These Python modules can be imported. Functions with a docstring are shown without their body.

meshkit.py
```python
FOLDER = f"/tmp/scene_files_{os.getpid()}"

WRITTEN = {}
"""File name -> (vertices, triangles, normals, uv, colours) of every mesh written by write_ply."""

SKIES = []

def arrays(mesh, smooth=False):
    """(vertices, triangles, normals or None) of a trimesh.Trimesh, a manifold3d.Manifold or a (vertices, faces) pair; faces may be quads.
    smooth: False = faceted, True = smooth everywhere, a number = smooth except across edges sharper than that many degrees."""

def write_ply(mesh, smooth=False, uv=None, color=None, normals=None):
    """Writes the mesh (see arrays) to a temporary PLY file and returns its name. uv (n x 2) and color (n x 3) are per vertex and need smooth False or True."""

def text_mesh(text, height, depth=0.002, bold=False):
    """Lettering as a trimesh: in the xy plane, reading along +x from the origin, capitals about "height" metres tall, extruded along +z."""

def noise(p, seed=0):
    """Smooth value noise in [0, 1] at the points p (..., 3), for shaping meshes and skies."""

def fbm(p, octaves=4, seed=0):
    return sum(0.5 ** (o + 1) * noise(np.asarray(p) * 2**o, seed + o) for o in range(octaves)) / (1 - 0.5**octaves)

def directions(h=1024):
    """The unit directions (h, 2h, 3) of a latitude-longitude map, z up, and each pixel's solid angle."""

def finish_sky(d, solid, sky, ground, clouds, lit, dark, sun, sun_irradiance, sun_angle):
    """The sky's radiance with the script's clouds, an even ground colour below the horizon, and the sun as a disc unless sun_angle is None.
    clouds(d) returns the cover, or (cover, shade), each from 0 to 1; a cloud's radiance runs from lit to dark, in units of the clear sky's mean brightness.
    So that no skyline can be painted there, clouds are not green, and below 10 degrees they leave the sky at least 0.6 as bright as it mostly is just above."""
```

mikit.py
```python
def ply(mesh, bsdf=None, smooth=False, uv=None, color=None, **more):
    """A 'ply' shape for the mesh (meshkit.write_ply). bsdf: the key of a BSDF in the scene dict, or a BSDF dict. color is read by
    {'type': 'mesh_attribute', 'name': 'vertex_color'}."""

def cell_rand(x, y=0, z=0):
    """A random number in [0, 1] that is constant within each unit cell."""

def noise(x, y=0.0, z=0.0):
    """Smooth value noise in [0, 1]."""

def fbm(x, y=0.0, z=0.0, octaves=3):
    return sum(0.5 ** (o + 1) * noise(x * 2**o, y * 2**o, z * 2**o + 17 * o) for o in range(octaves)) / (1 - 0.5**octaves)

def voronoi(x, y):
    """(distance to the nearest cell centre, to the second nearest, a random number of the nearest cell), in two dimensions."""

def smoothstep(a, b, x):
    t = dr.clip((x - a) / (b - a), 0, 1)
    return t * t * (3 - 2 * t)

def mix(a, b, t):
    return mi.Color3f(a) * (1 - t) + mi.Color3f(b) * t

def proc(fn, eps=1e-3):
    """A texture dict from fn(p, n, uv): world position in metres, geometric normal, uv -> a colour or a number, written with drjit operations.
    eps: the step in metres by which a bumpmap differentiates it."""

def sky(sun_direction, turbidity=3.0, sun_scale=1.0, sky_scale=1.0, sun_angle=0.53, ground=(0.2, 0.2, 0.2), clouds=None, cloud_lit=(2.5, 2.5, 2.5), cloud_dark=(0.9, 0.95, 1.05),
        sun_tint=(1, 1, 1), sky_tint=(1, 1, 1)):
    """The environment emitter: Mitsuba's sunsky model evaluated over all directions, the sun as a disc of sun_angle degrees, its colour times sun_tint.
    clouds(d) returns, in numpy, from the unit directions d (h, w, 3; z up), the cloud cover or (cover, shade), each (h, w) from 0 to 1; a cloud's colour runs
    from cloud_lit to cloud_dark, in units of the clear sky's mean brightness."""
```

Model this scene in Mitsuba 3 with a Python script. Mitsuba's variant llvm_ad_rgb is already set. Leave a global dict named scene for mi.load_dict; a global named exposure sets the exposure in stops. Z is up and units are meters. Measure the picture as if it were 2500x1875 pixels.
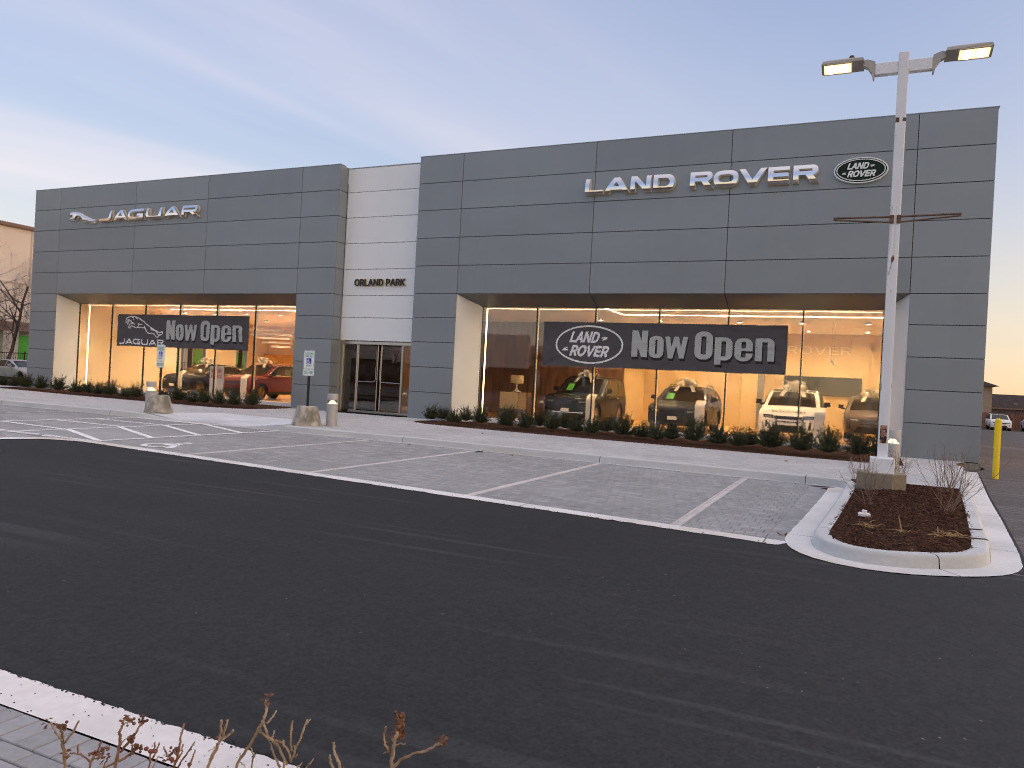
import math, random
import numpy as np, trimesh, shapely
from shapely import affinity
from shapely.geometry import Polygon, LineString, box as sbox, Point, MultiPolygon
from shapely.ops import unary_union
import manifold3d as m3
import drjit as dr, mitsuba as mi
import mikit, meshkit

# ------------------------------------------------------------------ camera, sky, exposure
scene, labels = {}, {}
ST = mi.ScalarTransform4f
EYE = np.array([33.823, -23.190, 1.6])
YAW, PITCH, ROLL = math.radians(24.604), math.radians(-0.112), math.radians(3.071)
FWD = np.array([-math.sin(YAW) * math.cos(PITCH), math.cos(YAW) * math.cos(PITCH), math.sin(PITCH)])
_r = np.cross(FWD, [0, 0, 1]); _r /= np.linalg.norm(_r); _u = np.cross(_r, FWD)
UP = -math.sin(ROLL) * _r + math.cos(ROLL) * _u
scene['camera'] = {'type': 'perspective', 'fov': 68.02, 'fov_axis': 'x', 'near_clip': 0.05, 'far_clip': 3000.0,
                   'to_world': ST().look_at(origin=EYE.tolist(), target=(EYE + FWD).tolist(), up=UP.tolist())}

SUN_EL = math.radians(2)
SUN = np.array([0.99 * math.cos(SUN_EL), -0.12 * math.cos(SUN_EL), math.sin(SUN_EL)])


def twilight_veil(d):
    """thin high cirrus over the whole sky, denser towards the horizon, and added unseen overhead to lift the ground light; peach on the sunset side, lavender away from it"""
    el = np.degrees(np.arcsin(np.clip(d[..., 2], 0, 1)))
    hor = np.maximum(np.hypot(d[..., 0], d[..., 1]), 1e-6)
    side = (d[..., 0] * 0.99 - d[..., 1] * 0.12) / hor
    # streaks: the cirrus plane seen at height, drawn out along one direction
    px, py = d[..., 0] / (d[..., 2] + 0.12), d[..., 1] / (d[..., 2] + 0.12)
    a = 1.08
    u, v = px * math.cos(a) + py * math.sin(a), -px * math.sin(a) + py * math.cos(a)
    warp = meshkit.fbm(np.stack([u * 0.35, v * 0.5, 0 * u], -1), 3, 5)
    st = meshkit.fbm(np.stack([u * 0.16 + 3, v * 1.15 + warp * 1.3, 0 * u + 4], -1), 5, 11)
    fine = meshkit.fbm(np.stack([u * 0.8, v * 6.0 + warp * 3, 0 * u + 9], -1), 4, 23)
    s = np.clip((st - 0.42) / 0.3, 0, 1)
    s = s * s * (3 - 2 * s) * (0.6 + 0.8 * (fine - 0.3))
    away = np.clip((0.2 - side) / 1.0, 0, 1)
    right = np.clip(side + 0.6, 0, 1)
    cover = 0.04 + 0.6 * np.clip((el - 28) / 30, 0, 1) + 0.60 * (1 - 0.55 * right) * np.exp(-el / 9.0) + 0.75 * s * np.clip(away * 1.5 - 0.45, 0.05, 1) * np.exp(-el / 38.0) + 0.22 * right * (1 - np.exp(-el / 12.0))  # the zenith term is extra unseen cloud, put overhead to brighten the ground
    peach = np.clip((side + 1) / 2, 0, 1) ** 2.8 * np.exp(-el / 18.0)  # sunset side out of view made extra bright to light the ground
    return np.clip(cover, 0, 0.93), np.clip(1 - peach, 0, 1)


scene['sky'] = mikit.sky(SUN, turbidity=2.5, sun_scale=0.0, sky_scale=0.68, ground=(0.12, 0.12, 0.12), clouds=twilight_veil,
                         cloud_lit=(16.5, 8.2, 0.0), cloud_dark=(2.36, 2.17, 2.30), sky_tint=(0.79, 1.02, 1.82))
exposure = 4.62

rng = np.random.default_rng(7)
random.seed(7)

# ------------------------------------------------------------------ scene helpers
used = set()


def uniq(base):
    if base not in used:
        used.add(base); return base
    k = 1
    while f'{base}_{k:03d}' in used:
        k += 1
    used.add(f'{base}_{k:03d}')
    return f'{base}_{k:03d}'


def thing(name, label, cat, group=None, kind=None):
    key = uniq(name); labels[key] = {'label': label}
    if cat: labels[key]['category'] = cat
    if group: labels[key]['group'] = group
    if kind: labels[key]['kind'] = kind
    return key


def put(parent, part, mesh, mat, smooth=False, label=None, kind=None, **more):
    key = uniq(f'{parent}__{part}') if part else parent
    scene[key] = mesh if isinstance(mesh, dict) else P(mesh, mat, smooth=smooth, **more)
    if label or kind:
        labels.setdefault(key, {})
        if label: labels[key]['label'] = label
        if kind: labels[key]['kind'] = kind
    return key


def P(mesh, mat, **k): return mikit.ply(mesh, 'm_' + mat, **k)


def struct(name, mesh, mat, smooth=False, label=None, **more):
    key = uniq(name); labels[key] = {'kind': 'structure'}
    if label: labels[key]['label'] = label
    if mesh is not None: scene[key] = P(mesh, mat, smooth=smooth, **more)
    return key


def cat(ms):
    ms = [m for m in ms if m is not None]
    vs, fs, o = [], [], 0
    for m in ms:
        vs.append(np.asarray(m.vertices)); fs.append(np.asarray(m.faces) + o); o += len(m.vertices)
    return trimesh.Trimesh(np.vstack(vs), np.vstack(fs), process=False)


def tm(v, f): return trimesh.Trimesh(np.asarray(v, float), np.asarray(f, int), process=False)


def box(x0, x1, y0, y1, z0, z1):
    return trimesh.creation.box(bounds=[[x0, y0, z0], [x1, y1, z1]])


_S = np.array([[sx, sy, sz] for sx in (-1, 1) for sy in (-1, 1) for sz in (-1, 1)], float)
_t = np.vstack([_S - _S * (1 - np.eye(3)[k]) * 0.2 for k in range(3)])
_HULL = trimesh.convex.convex_hull(_t)
_HV, _HF = np.asarray(_HULL.vertices), np.asarray(_HULL.faces)
_HS, _HM = np.sign(_HV), (np.abs(_HV) < 0.99).astype(float)


def cbox(x0, x1, y0, y1, z0, z1, r=0.01):
    """box with chamfered edges"""
    h = np.array([x1 - x0, y1 - y0, z1 - z0]) / 2
    r = min(r, h.min() * 0.9)
    return tm(_HS * (h - r * _HM) + np.array([x0 + x1, y0 + y1, z0 + z1]) / 2, _HF)


def tube(points, radii, sides=6):
    p = np.asarray(points, float)
    v, f = trimesh_tube(p, radii, sides)
    n = len(p)
    v = np.vstack([v, p[:1], p[-1:]])
    c0, c1 = n * sides, n * sides + 1
    cap = [[c0, (j + 1) % sides, j] for j in range(sides)] + [[c1, (n - 1) * sides + j, (n - 1) * sides + (j + 1) % sides] for j in range(sides)]
    return tm(v, np.vstack([f, cap]))


def trimesh_tube(p, radii, sides):
    t = np.gradient(p, axis=0); t /= np.linalg.norm(t, axis=1, keepdims=True) + 1e-12
    ref = np.array([0, 0, 1.0]) if abs(t[:, 2]).mean() < 0.9 else np.array([1.0, 0, 0])
    a = np.cross(t, ref); a /= np.linalg.norm(a, axis=1, keepdims=True) + 1e-12
    b, ang = np.cross(t, a), np.arange(sides) * 2 * np.pi / sides
    r = np.broadcast_to(radii, (len(p),))
    v = p[:, None] + r[:, None, None] * (np.cos(ang)[None, :, None] * a[:, None] + np.sin(ang)[None, :, None] * b[:, None])
    i, j = np.meshgrid(np.arange(len(p) - 1), np.arange(sides), indexing='ij')
    q = np.stack([i * sides + j, i * sides + (j + 1) % sides, (i + 1) * sides + (j + 1) % sides, (i + 1) * sides + j], -1).reshape(-1, 4)
    return v.reshape(-1, 3), np.vstack([q[:, [0, 1, 2]], q[:, [0, 2, 3]]])


def lathe(profile, n=24, at=(0, 0, 0)):
    m = trimesh.creation.revolve(np.asarray(profile, float), sections=n)
    m.apply_translation(at); return m


def polys(g):
    return [p for p in getattr(g, 'geoms', [g]) if p.geom_type == 'Polygon' and p.area > 1e-8]


def ext(g, depth, z0=0.0):
    ms = [trimesh.creation.extrude_polygon(p, depth, engine='earcut') for p in polys(g)]
    m = cat(ms); m.apply_translation([0, 0, z0]); return m


def flat(g, z):
    """a sheet: the top faces only"""
    out = []
    for p in polys(g):
        v, f = trimesh.creation.triangulate_polygon(p, engine='earcut')
        v = np.column_stack([v, np.full(len(v), z)])
        n = np.cross(v[f[:, 1]] - v[f[:, 0]], v[f[:, 2]] - v[f[:, 0]])[:, 2]
        f = np.where((n < 0)[:, None], f[:, ::-1], f)
        out.append(tm(v, f))
    return cat(out)


def facade(m, y0):
    """from the xy plane (x right, y up, z towards the viewer) to an upright face at y0 looking to -y"""
    v = np.asarray(m.vertices)
    return tm(np.column_stack([v[:, 0], y0 - v[:, 2], v[:, 1]]), m.faces)


def cs(g):
    c = []
    for p in polys(g):
        p = shapely.geometry.polygon.orient(p)
        c.append(np.array(p.exterior.coords)[:-1])
        c += [np.array(r.coords)[:-1] for r in p.interiors]
    return m3.CrossSection(c, m3.FillRule.EvenOdd)


def man_arrays(M):
    m = M.to_mesh(); return np.array(m.vert_properties[:, :3], float), np.array(m.tri_verts)


def patch(g, t, l, fn):
    """solid patch over the 2-D shape g, thickness t, refined to l, each corner (a, b, c) mapped by fn -> (n, 3)"""
    v, f = man_arrays(m3.Manifold.extrude(cs(g), t).refine_to_length(l))
    return tm(fn(v[:, 0], v[:, 1], v[:, 2]), f)


def moved(m, M): 
    m = m.copy(); m.apply_transform(M); return m


def rotz(deg, at=(0, 0, 0)):
    a = math.radians(deg); M = np.eye(4); M[:2, :2] = [[math.cos(a), -math.sin(a)], [math.sin(a), math.cos(a)]]; M[:3, 3] = at; return M


def tone_uv(mesh, tone):
    n = len(mesh.vertices); return np.column_stack([np.broadcast_to(tone, (n,)), np.zeros(n)])


# ------------------------------------------------------------------ materials
noise, fbm, vor, sstep, mix, crand = mikit.noise, mikit.fbm, mikit.voronoi, mikit.smoothstep, mikit.mix, mikit.cell_rand


def mat(name, base, rough=0.6, metal=0.0, spec=0.5, bump=None, bscale=0.002, two=True, **more):
    b = {'type': 'principled', 'roughness': rough, 'metallic': metal, 'specular': spec, **more}
    b['base_color'] = {'type': 'rgb', 'value': list(base)} if isinstance(base, (tuple, list)) else mikit.proc(base)
    if callable(rough): b['roughness'] = mikit.proc(rough)
    if bump is not None:
        b = {'type': 'bumpmap', 'arbitrary': mikit.proc(bump, 0.004), 'scale': bscale, 'bsdf': b}
    scene['m_' + name] = {'type': 'twosided', 'bsdf': b} if two else b


def var(base, amt=0.12, sc=3.0, sc2=20.0):
    """plain colour with soft blotches and fine grain"""
    def fn(p, n, uv):
        k = 1 + amt * (fbm(p.x * sc, p.y * sc, p.z * sc, 3) - 0.5) * 2 + amt * 0.5 * (noise(p.x * sc2, p.y * sc2, p.z * sc2) - 0.5)
        return mi.Color3f(*base) * k
    return fn


def asphalt(base, light, seed):
    def fn(p, n, uv):
        streak = noise(p.x * 0.16 + seed, p.y * 1.7 + 0.05 * p.x + noise(p.x * 0.25, p.y * 0.2) * 0.9, seed)
        streak2 = noise(p.x * 0.3 + 9 + seed, p.y * 8.5 + noise(p.x * 0.3, p.y * 0.3) * 2.2, seed + 3)
        blot = fbm(p.x * 0.5, p.y * 0.5, seed, 3)
        g = 1 + 0.22 * (blot - 0.5) + 0.12 * sstep(0.5, 0.95, streak) + 0.75 * sstep(0.68, 0.95, streak2) * sstep(0.3, 0.7, noise(p.x * 0.4 + 5, p.y * 0.6, seed + 7))
        grain = crand(dr.floor(p.x * 90), dr.floor(p.y * 90), seed)
        g *= (0.66 + 0.5 * noise(p.x * 70, p.y * 70) + 0.28 * noise(p.x * 26, p.y * 26)) * (0.84 + 0.44 * sstep(28.0, 37.0, p.x - 0.2 * (p.y + 20)))  # lighter towards the right: ambient sheen painted into the colour
        vd, v2, vr = vor(p.x * 16, p.y * 16)
        fleck = sstep(0.972, 0.985, vr) * (1 - sstep(0.05, 0.05 + 0.12 * crand(vr * 9999, 1, 2), vd))
        sparse = sstep(0.46, 0.7, noise(p.x * 1.3 + 4, p.y * 1.3, seed))
        return mix(mi.Color3f(*base) * g, mi.Color3f(0.35, 0.34, 0.31), fleck * (0.10 + 0.5 * sparse) * light)
    return fn


def asphalt_bump(p, n, uv):
    return noise(p.x * 80, p.y * 80) + 0.7 * noise(p.x * 190, p.y * 190)


mat('asphalt_new', asphalt((0.0255, 0.0262, 0.0268), 1.0, 1), rough=0.72, spec=0.35, bump=asphalt_bump, bscale=0.003)
mat('asphalt_old', asphalt((0.105, 0.096, 0.094), 0.6, 5), rough=0.85, spec=0.25, bump=asphalt_bump, bscale=0.003)


def concrete(base, stain):
    def fn(p, n, uv):
        b = fbm(p.x * 1.1, p.y * 1.1, p.z * 3, 4)
        f = noise(p.x * 30, p.y * 30, p.z * 30)
        c = mi.Color3f(*base) * (0.80 + 0.36 * b + 0.1 * (f - 0.5) + 0.06 * (noise(p.x * 140, p.y * 22, p.z * 60) - 0.5))
        return mix(c, mi.Color3f(*stain), 0.55 * sstep(0.56, 0.78, fbm(p.x * 0.7 + 7, p.y * 0.7, p.z * 2 + 3, 3)))
    return fn


def conc_bump(p, n, uv):
    return fbm(p.x * 25, p.y * 25, p.z * 25, 3)


mat('concrete_light', concrete((0.68, 0.69, 0.685), (0.54, 0.46, 0.36)), rough=0.85, spec=0.2, bump=conc_bump, bscale=0.003)
mat('concrete_kerb', concrete((0.55, 0.575, 0.58), (0.56, 0.54, 0.49)), rough=0.85, spec=0.2, bump=conc_bump, bscale=0.003)
mat('concrete_white', concrete((0.86, 0.84, 0.82), (0.72, 0.63, 0.54)), rough=0.85, spec=0.2, bump=conc_bump, bscale=0.002)
mat('concrete_ramp', concrete((0.62, 0.65, 0.69), (0.42, 0.43, 0.46)), rough=0.85, spec=0.2)


def cone_conc(p, n, uv):
    b = fbm(p.x * 5, p.y * 5, p.z * 2.5, 4)
    s = noise(p.x * 16, p.y * 16, p.z * 1.5)
    c = mix(mi.Color3f(0.22, 0.21, 0.18), mi.Color3f(0.58, 0.55, 0.48), sstep(0.3, 0.7, b))
    return mix(c, mi.Color3f(0.5, 0.49, 0.46), 0.6 * sstep(0.68, 0.85, s))


mat('concrete_cone', cone_conc, rough=0.9, spec=0.2, bump=conc_bump, bscale=0.004)
mat('concrete_base', concrete((0.25, 0.22, 0.17), (0.16, 0.13, 0.09)), rough=0.9, spec=0.2, bump=conc_bump, bscale=0.006)


def paver_fn(base, amp):
    def fn(p, n, uv):
        t = uv.x
        g = 0.84 + amp * (t - 0.5) + 0.24 * fbm(p.x * 0.8, p.y * 0.8, 1, 3) + 0.16 * (noise(p.x * 60, p.y * 60, 2) - 0.5)
        c = mi.Color3f(*base) * g
        scuff = sstep(0.62, 0.85, noise(p.x * 4 + p.y * 1.1, p.y * 14, 3)) * 0.24
        return mix(c, mi.Color3f(0.55, 0.55, 0.56), scuff)
    return fn


mat('paver_grey', paver_fn((0.30, 0.31, 0.318), 0.22), rough=0.85, spec=0.25, bump=conc_bump, bscale=0.002)
mat('paver_line', paver_fn((0.55, 0.535, 0.53), 0.2), rough=0.85, spec=0.25)
mat('paver_fore', paver_fn((0.35, 0.355, 0.365), 0.24), rough=0.85, spec=0.25, bump=conc_bump, bscale=0.002)
mat('joint_sand', var((0.24, 0.235, 0.235), 0.25, 9, 90), rough=0.95, spec=0.1)


def walk_fn(p, n, uv):
    # small sidewalk pavers too far away to pick apart: colour per paver and shallow joints
    r = dr.floor(p.y / 0.11); k = dr.floor((p.x + 0.1 * (r - 2 * dr.floor(r / 2))) / 0.2)
    t = crand(k, r, 3)
    fy = p.y / 0.11 - r; fx = (p.x + 0.1 * (r - 2 * dr.floor(r / 2))) / 0.2 - k
    j = dr.maximum(dr.maximum(sstep(0.93, 0.99, fy), sstep(0.96, 0.99, fx)), 0.0)
    c = mi.Color3f(0.41, 0.42, 0.425) * (0.82 + 0.3 * t * 0.7 + 0.28 * fbm(p.x * 0.6, p.y * 0.9, 4, 3))
    return mix(c, mi.Color3f(0.26, 0.25, 0.25), j * 0.55)


mat('walk_paver', walk_fn, rough=0.85, spec=0.2, bump=lambda p, n, uv: fbm(p.x * 8, p.y * 16, 1, 3), bscale=0.004)
mat('road_paint', lambda p, n, uv: mix(mi.Color3f(0.86, 0.87, 0.88), mi.Color3f(0.4, 0.4, 0.4), 0.5 * sstep(0.62, 0.8, fbm(p.x * 9, p.y * 9, 1, 3))), rough=0.7, spec=0.3)
mat('road_paint_worn', lambda p, n, uv: mix(mi.Color3f(0.7, 0.7, 0.72), mi.Color3f(0.2, 0.19, 0.2), 0.8 * sstep(0.5, 0.66, fbm(p.x * 7, p.y * 7, 2, 3))), rough=0.7, spec=0.3)
mat('soil', var((0.07, 0.06, 0.045), 0.4, 0.4, 6), rough=0.95, spec=0.1)
mat('grass_dry', lambda p, n, uv: mix(mi.Color3f(0.06, 0.07, 0.03), mi.Color3f(0.13, 0.11, 0.06), fbm(p.x * 2, p.y * 2, 0, 4)), rough=0.95, spec=0.1)


def panel_fn(p, n, uv):
    k = 0.91 + 0.14 * fbm(p.x * 0.35, p.z * 0.8, p.y * 0.5, 3) + 0.10 * (uv.x - 0.5) - 0.02 * sstep(0.6, 0.8, noise(p.x * 5.0, p.z * 0.25, 7))
    return mi.Color3f(0.262, 0.302, 0.33) * k


mat('panel_grey', panel_fn, rough=0.42, metal=0.25, spec=0.5)
mat('panel_grey_shaded', lambda p, n, uv: mi.Color3f(0.15, 0.155, 0.155) * (0.93 + 0.12 * fbm(p.x * 0.5, p.y * 2, 1, 2)), rough=0.45, metal=0.25)  # the panel grey again, darkened to paint in the shade under the portal
mat('panel_white', lambda p, n, uv: mi.Color3f(0.83, 0.88, 0.91) * (0.95 + 0.08 * fbm(p.x * 0.6, p.z * 0.6, p.y, 2) + 0.05 * (uv.x - 0.5)), rough=0.45, metal=0.1)
mat('backing_black', (0.012, 0.012, 0.013), rough=0.8, spec=0.1)
mat('mullion_dark', (0.02, 0.02, 0.02), rough=0.4, metal=0.3)
mat('steel_satin', var((0.62, 0.6, 0.57), 0.08, 6, 40), rough=0.28, metal=1.0)
mat('chrome', (0.86, 0.87, 0.88), rough=0.06, metal=1.0)
mat('cream_acrylic', var((0.62, 0.53, 0.36), 0.1, 6), rough=0.4)
mat('black_satin', var((0.012, 0.012, 0.012), 0.1), rough=0.4)
scene['m_glass_pane'] = {'type': 'thindielectric', 'int_ior': 1.8}
mat('stucco_beige', lambda p, n, uv: mi.Color3f(0.90, 0.78, 0.69) * (0.94 + 0.12 * fbm(p.x * .4, p.y * .4, p.z * .4, 3)), rough=0.9, spec=0.1)
mat('stucco_tan', lambda p, n, uv: mi.Color3f(0.62, 0.55, 0.49) * (0.94 + 0.12 * fbm(p.x * .4, p.y * .4, p.z * .4, 3)), rough=0.9, spec=0.1)
mat('trim_brown', var((0.28, 0.19, 0.16), 0.1), rough=0.8)
mat('door_green', var((0.10, 0.52, 0.06), 0.1, 1.5), rough=0.5)
mat('brick_dark', lambda p, n, uv: mix(mi.Color3f(0.10, 0.065, 0.055), mi.Color3f(0.16, 0.11, 0.09), noise(p.x * 3, p.z * 9, p.y * 3)), rough=0.9, spec=0.1)
mat('brick_tan', lambda p, n, uv: mix(mi.Color3f(0.34, 0.26, 0.19), mi.Color3f(0.42, 0.33, 0.25), noise(p.x * 5, p.z * 14, p.y * 5)), rough=0.9, spec=0.1)
mat('shingle', lambda p, n, uv: mix(mi.Color3f(0.045, 0.035, 0.033), mi.Color3f(0.09, 0.07, 0.065), noise(p.x * 4, p.y * 4, p.z * 9)), rough=0.9, spec=0.1)
mat('fence_wood', lambda p, n, uv: mix(mi.Color3f(0.17, 0.085, 0.06), mi.Color3f(0.27, 0.14, 0.10), uv.x), rough=0.85, spec=0.15)
mat('mauve_siding', var((0.17, 0.125, 0.13), 0.15, 1), rough=0.8)

# interior
mat('wall_warm', var((0.66, 0.49, 0.27), 0.06, 1), rough=0.7, spec=0.3)
mat('wall_cream', var((0.78, 0.68, 0.50), 0.05, 1), rough=0.7, spec=0.3)
mat('wall_walnut', lambda p, n, uv: mix(mi.Color3f(0.10, 0.045, 0.02), mi.Color3f(0.2, 0.10, 0.05), noise(p.x * 9, p.y * 9, p.z * 0.8)), rough=0.5)
mat('wall_dark', (0.02, 0.018, 0.017), rough=0.6)
mat('ceiling_paint', var((0.82, 0.72, 0.54), 0.04, 1), rough=0.8, spec=0.2)
mat('floor_wood', lambda p, n, uv: mix(mi.Color3f(0.30, 0.17, 0.07), mi.Color3f(0.42, 0.26, 0.12), noise(p.x * 7, p.y * 0.9)), rough=0.25, spec=0.5)
mat('screen_dark', (0.03, 0.032, 0.035), rough=0.15)
mat('fabric_grey', var((0.22, 0.21, 0.2), 0.1, 9), rough=0.9)
mat('stand_white', var((0.80, 0.77, 0.66), 0.03, 2), rough=0.4)
mat('satin_white', var((0.78, 0.76, 0.72), 0.03, 8), rough=0.35)
mat('lamp_shade', var((0.72, 0.6, 0.4), 0.05, 9), rough=0.8)
mat('amber_panel', var((0.62, 0.33, 0.08), 0.2, 2), rough=0.4)


def emit(name_part_mesh, rad):
    pass


# objects
def pole_fn(p, n, uv):
    r = fbm(p.x * 9 + 3, p.y * 9, p.z * 1.6, 4)
    band = sstep(3.2, 3.9, p.z) * (1 - sstep(4.85, 4.95, p.z))
    low = 1 - sstep(0.5, 1.3, p.z)
    m = sstep(0.79, 0.82, r + 0.14 * band)
    run = sstep(0.66, 0.74, noise(p.x * 40, p.y * 40, p.z * 0.9)) * band * 0.25
    c = mi.Color3f(0.78, 0.82, 0.87) * (0.93 + 0.12 * fbm(p.x * 3, p.y * 3, p.z * 2, 2))
    c = mix(c, mi.Color3f(0.42, 0.30, 0.20), run)
    return mix(c, mi.Color3f(0.13, 0.06, 0.03), m)


mat('pole_white', pole_fn, rough=0.45)
mat('rust', lambda p, n, uv: mix(mi.Color3f(0.05, 0.03, 0.02), mi.Color3f(0.24, 0.15, 0.10), fbm(p.x * 12, p.y * 20, p.z * 30, 3)), rough=0.85, metal=0.1)
mat('rust_hole', lambda p, n, uv: mix(mi.Color3f(0.02, 0.008, 0.005), mi.Color3f(0.4, 0.24, 0.17), sstep(0.4, 0.6, fbm(p.x * 18, p.y * 20, p.z * 16, 3))), rough=0.8)
mat('lamp_housing', var((0.42, 0.41, 0.38), 0.06, 9), rough=0.5, metal=0.2)
mat('bollard_grey', var((0.46, 0.46, 0.47), 0.07, 8), rough=0.45, metal=0.3)
mat('yellow_paint', lambda p, n, uv: mix(mi.Color3f(0.88, 0.66, 0.015), mi.Color3f(0.12, 0.09, 0.03), 0.9 * sstep(0.55, 0.7, fbm(p.x * 20, p.y * 20, p.z * 14, 3)) * (1 - sstep(0.06, 0.28, p.z))), rough=0.5)
mat('sign_white', var((0.86, 0.93, 0.93), 0.04, 20), rough=0.4)
mat('sign_green', (0.02, 0.22, 0.17), rough=0.4)
mat('sign_blue', (0.015, 0.05, 0.42), rough=0.4)
mat('banner_cloth', lambda p, n, uv: mi.Color3f(0.090, 0.088, 0.098) * (0.95 + 0.1 * noise(p.x * 9, p.z * 9, 1)), rough=0.62, spec=0.35)
mat('print_silver', var((0.48, 0.52, 0.52), 0.05, 5), rough=0.6)
mat('print_white', var((0.90, 0.91, 0.95), 0.03, 5), rough=0.6)
mat('print_black', (0.012, 0.012, 0.013), rough=0.6)
mat('badge_green', (0.008, 0.022, 0.014), rough=0.45, spec=0.2)
mat('badge_silver', (0.80, 0.83, 0.82), rough=0.35, metal=0.3)
mat('pvc_white', var((0.78, 0.78, 0.77), 0.03, 9), rough=0.4)
mat('poster_white', var((0.62, 0.62, 0.63), 0.03, 5), rough=0.5)
mat('poster_red', (0.42, 0.02, 0.03), rough=0.5)

# cars
def paint(name, c, rough=0.3, metal=0.0):
    mat(name, lambda p, n, uv: mi.Color3f(*c) * (0.97 + 0.06 * noise(p.x * 2, p.y * 2, p.z * 2)), rough=rough, metal=metal, spec=0.35, clearcoat=0.6, clearcoat_gloss=0.97)


paint('paint_black', (0.006, 0.006, 0.008))
paint('paint_blue', (0.012, 0.018, 0.028))
paint('paint_white', (0.84, 0.83, 0.79))
paint('paint_bronze', (0.10, 0.072, 0.055), 0.35, 0.5)
paint('paint_red', (0.12, 0.006, 0.008))
paint('paint_silver', (0.55, 0.57, 0.60), 0.35, 0.4)
paint('paint_teal', (0.05, 0.11, 0.12), 0.35, 0.3)
mat('car_glass', (0.008, 0.009, 0.010), rough=0.04, spec=0.7)
mat('car_trim', (0.013, 0.013, 0.014), rough=0.5)
mat('car_grille', lambda p, n, uv: mi.Color3f(0.012, 0.012, 0.013), rough=0.25)
mat('car_lens', (0.30, 0.31, 0.32), rough=0.08, metal=0.7)
mat('car_lens_dark', (0.05, 0.05, 0.055), rough=0.08, metal=0.4)
mat('tail_lens', (0.25, 0.008, 0.008), rough=0.12)
mat('tyre', var((0.014, 0.014, 0.014), 0.1), rough=0.85)
mat('rim_silver', (0.55, 0.54, 0.52), rough=0.25, metal=1.0)
mat('rim_gold', (0.50, 0.40, 0.24), rough=0.3, metal=1.0)
mat('rim_dark', (0.06, 0.06, 0.065), rough=0.3, metal=0.8)
mat('plate_white', var((0.68, 0.66, 0.60), 0.05, 20), rough=0.4)
mat('sticker_green', (0.08, 0.42, 0.05), rough=0.6)
mat('ribbon_white', var((0.80, 0.76, 0.68), 0.04, 9), rough=0.45, sheen=0.3)

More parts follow.
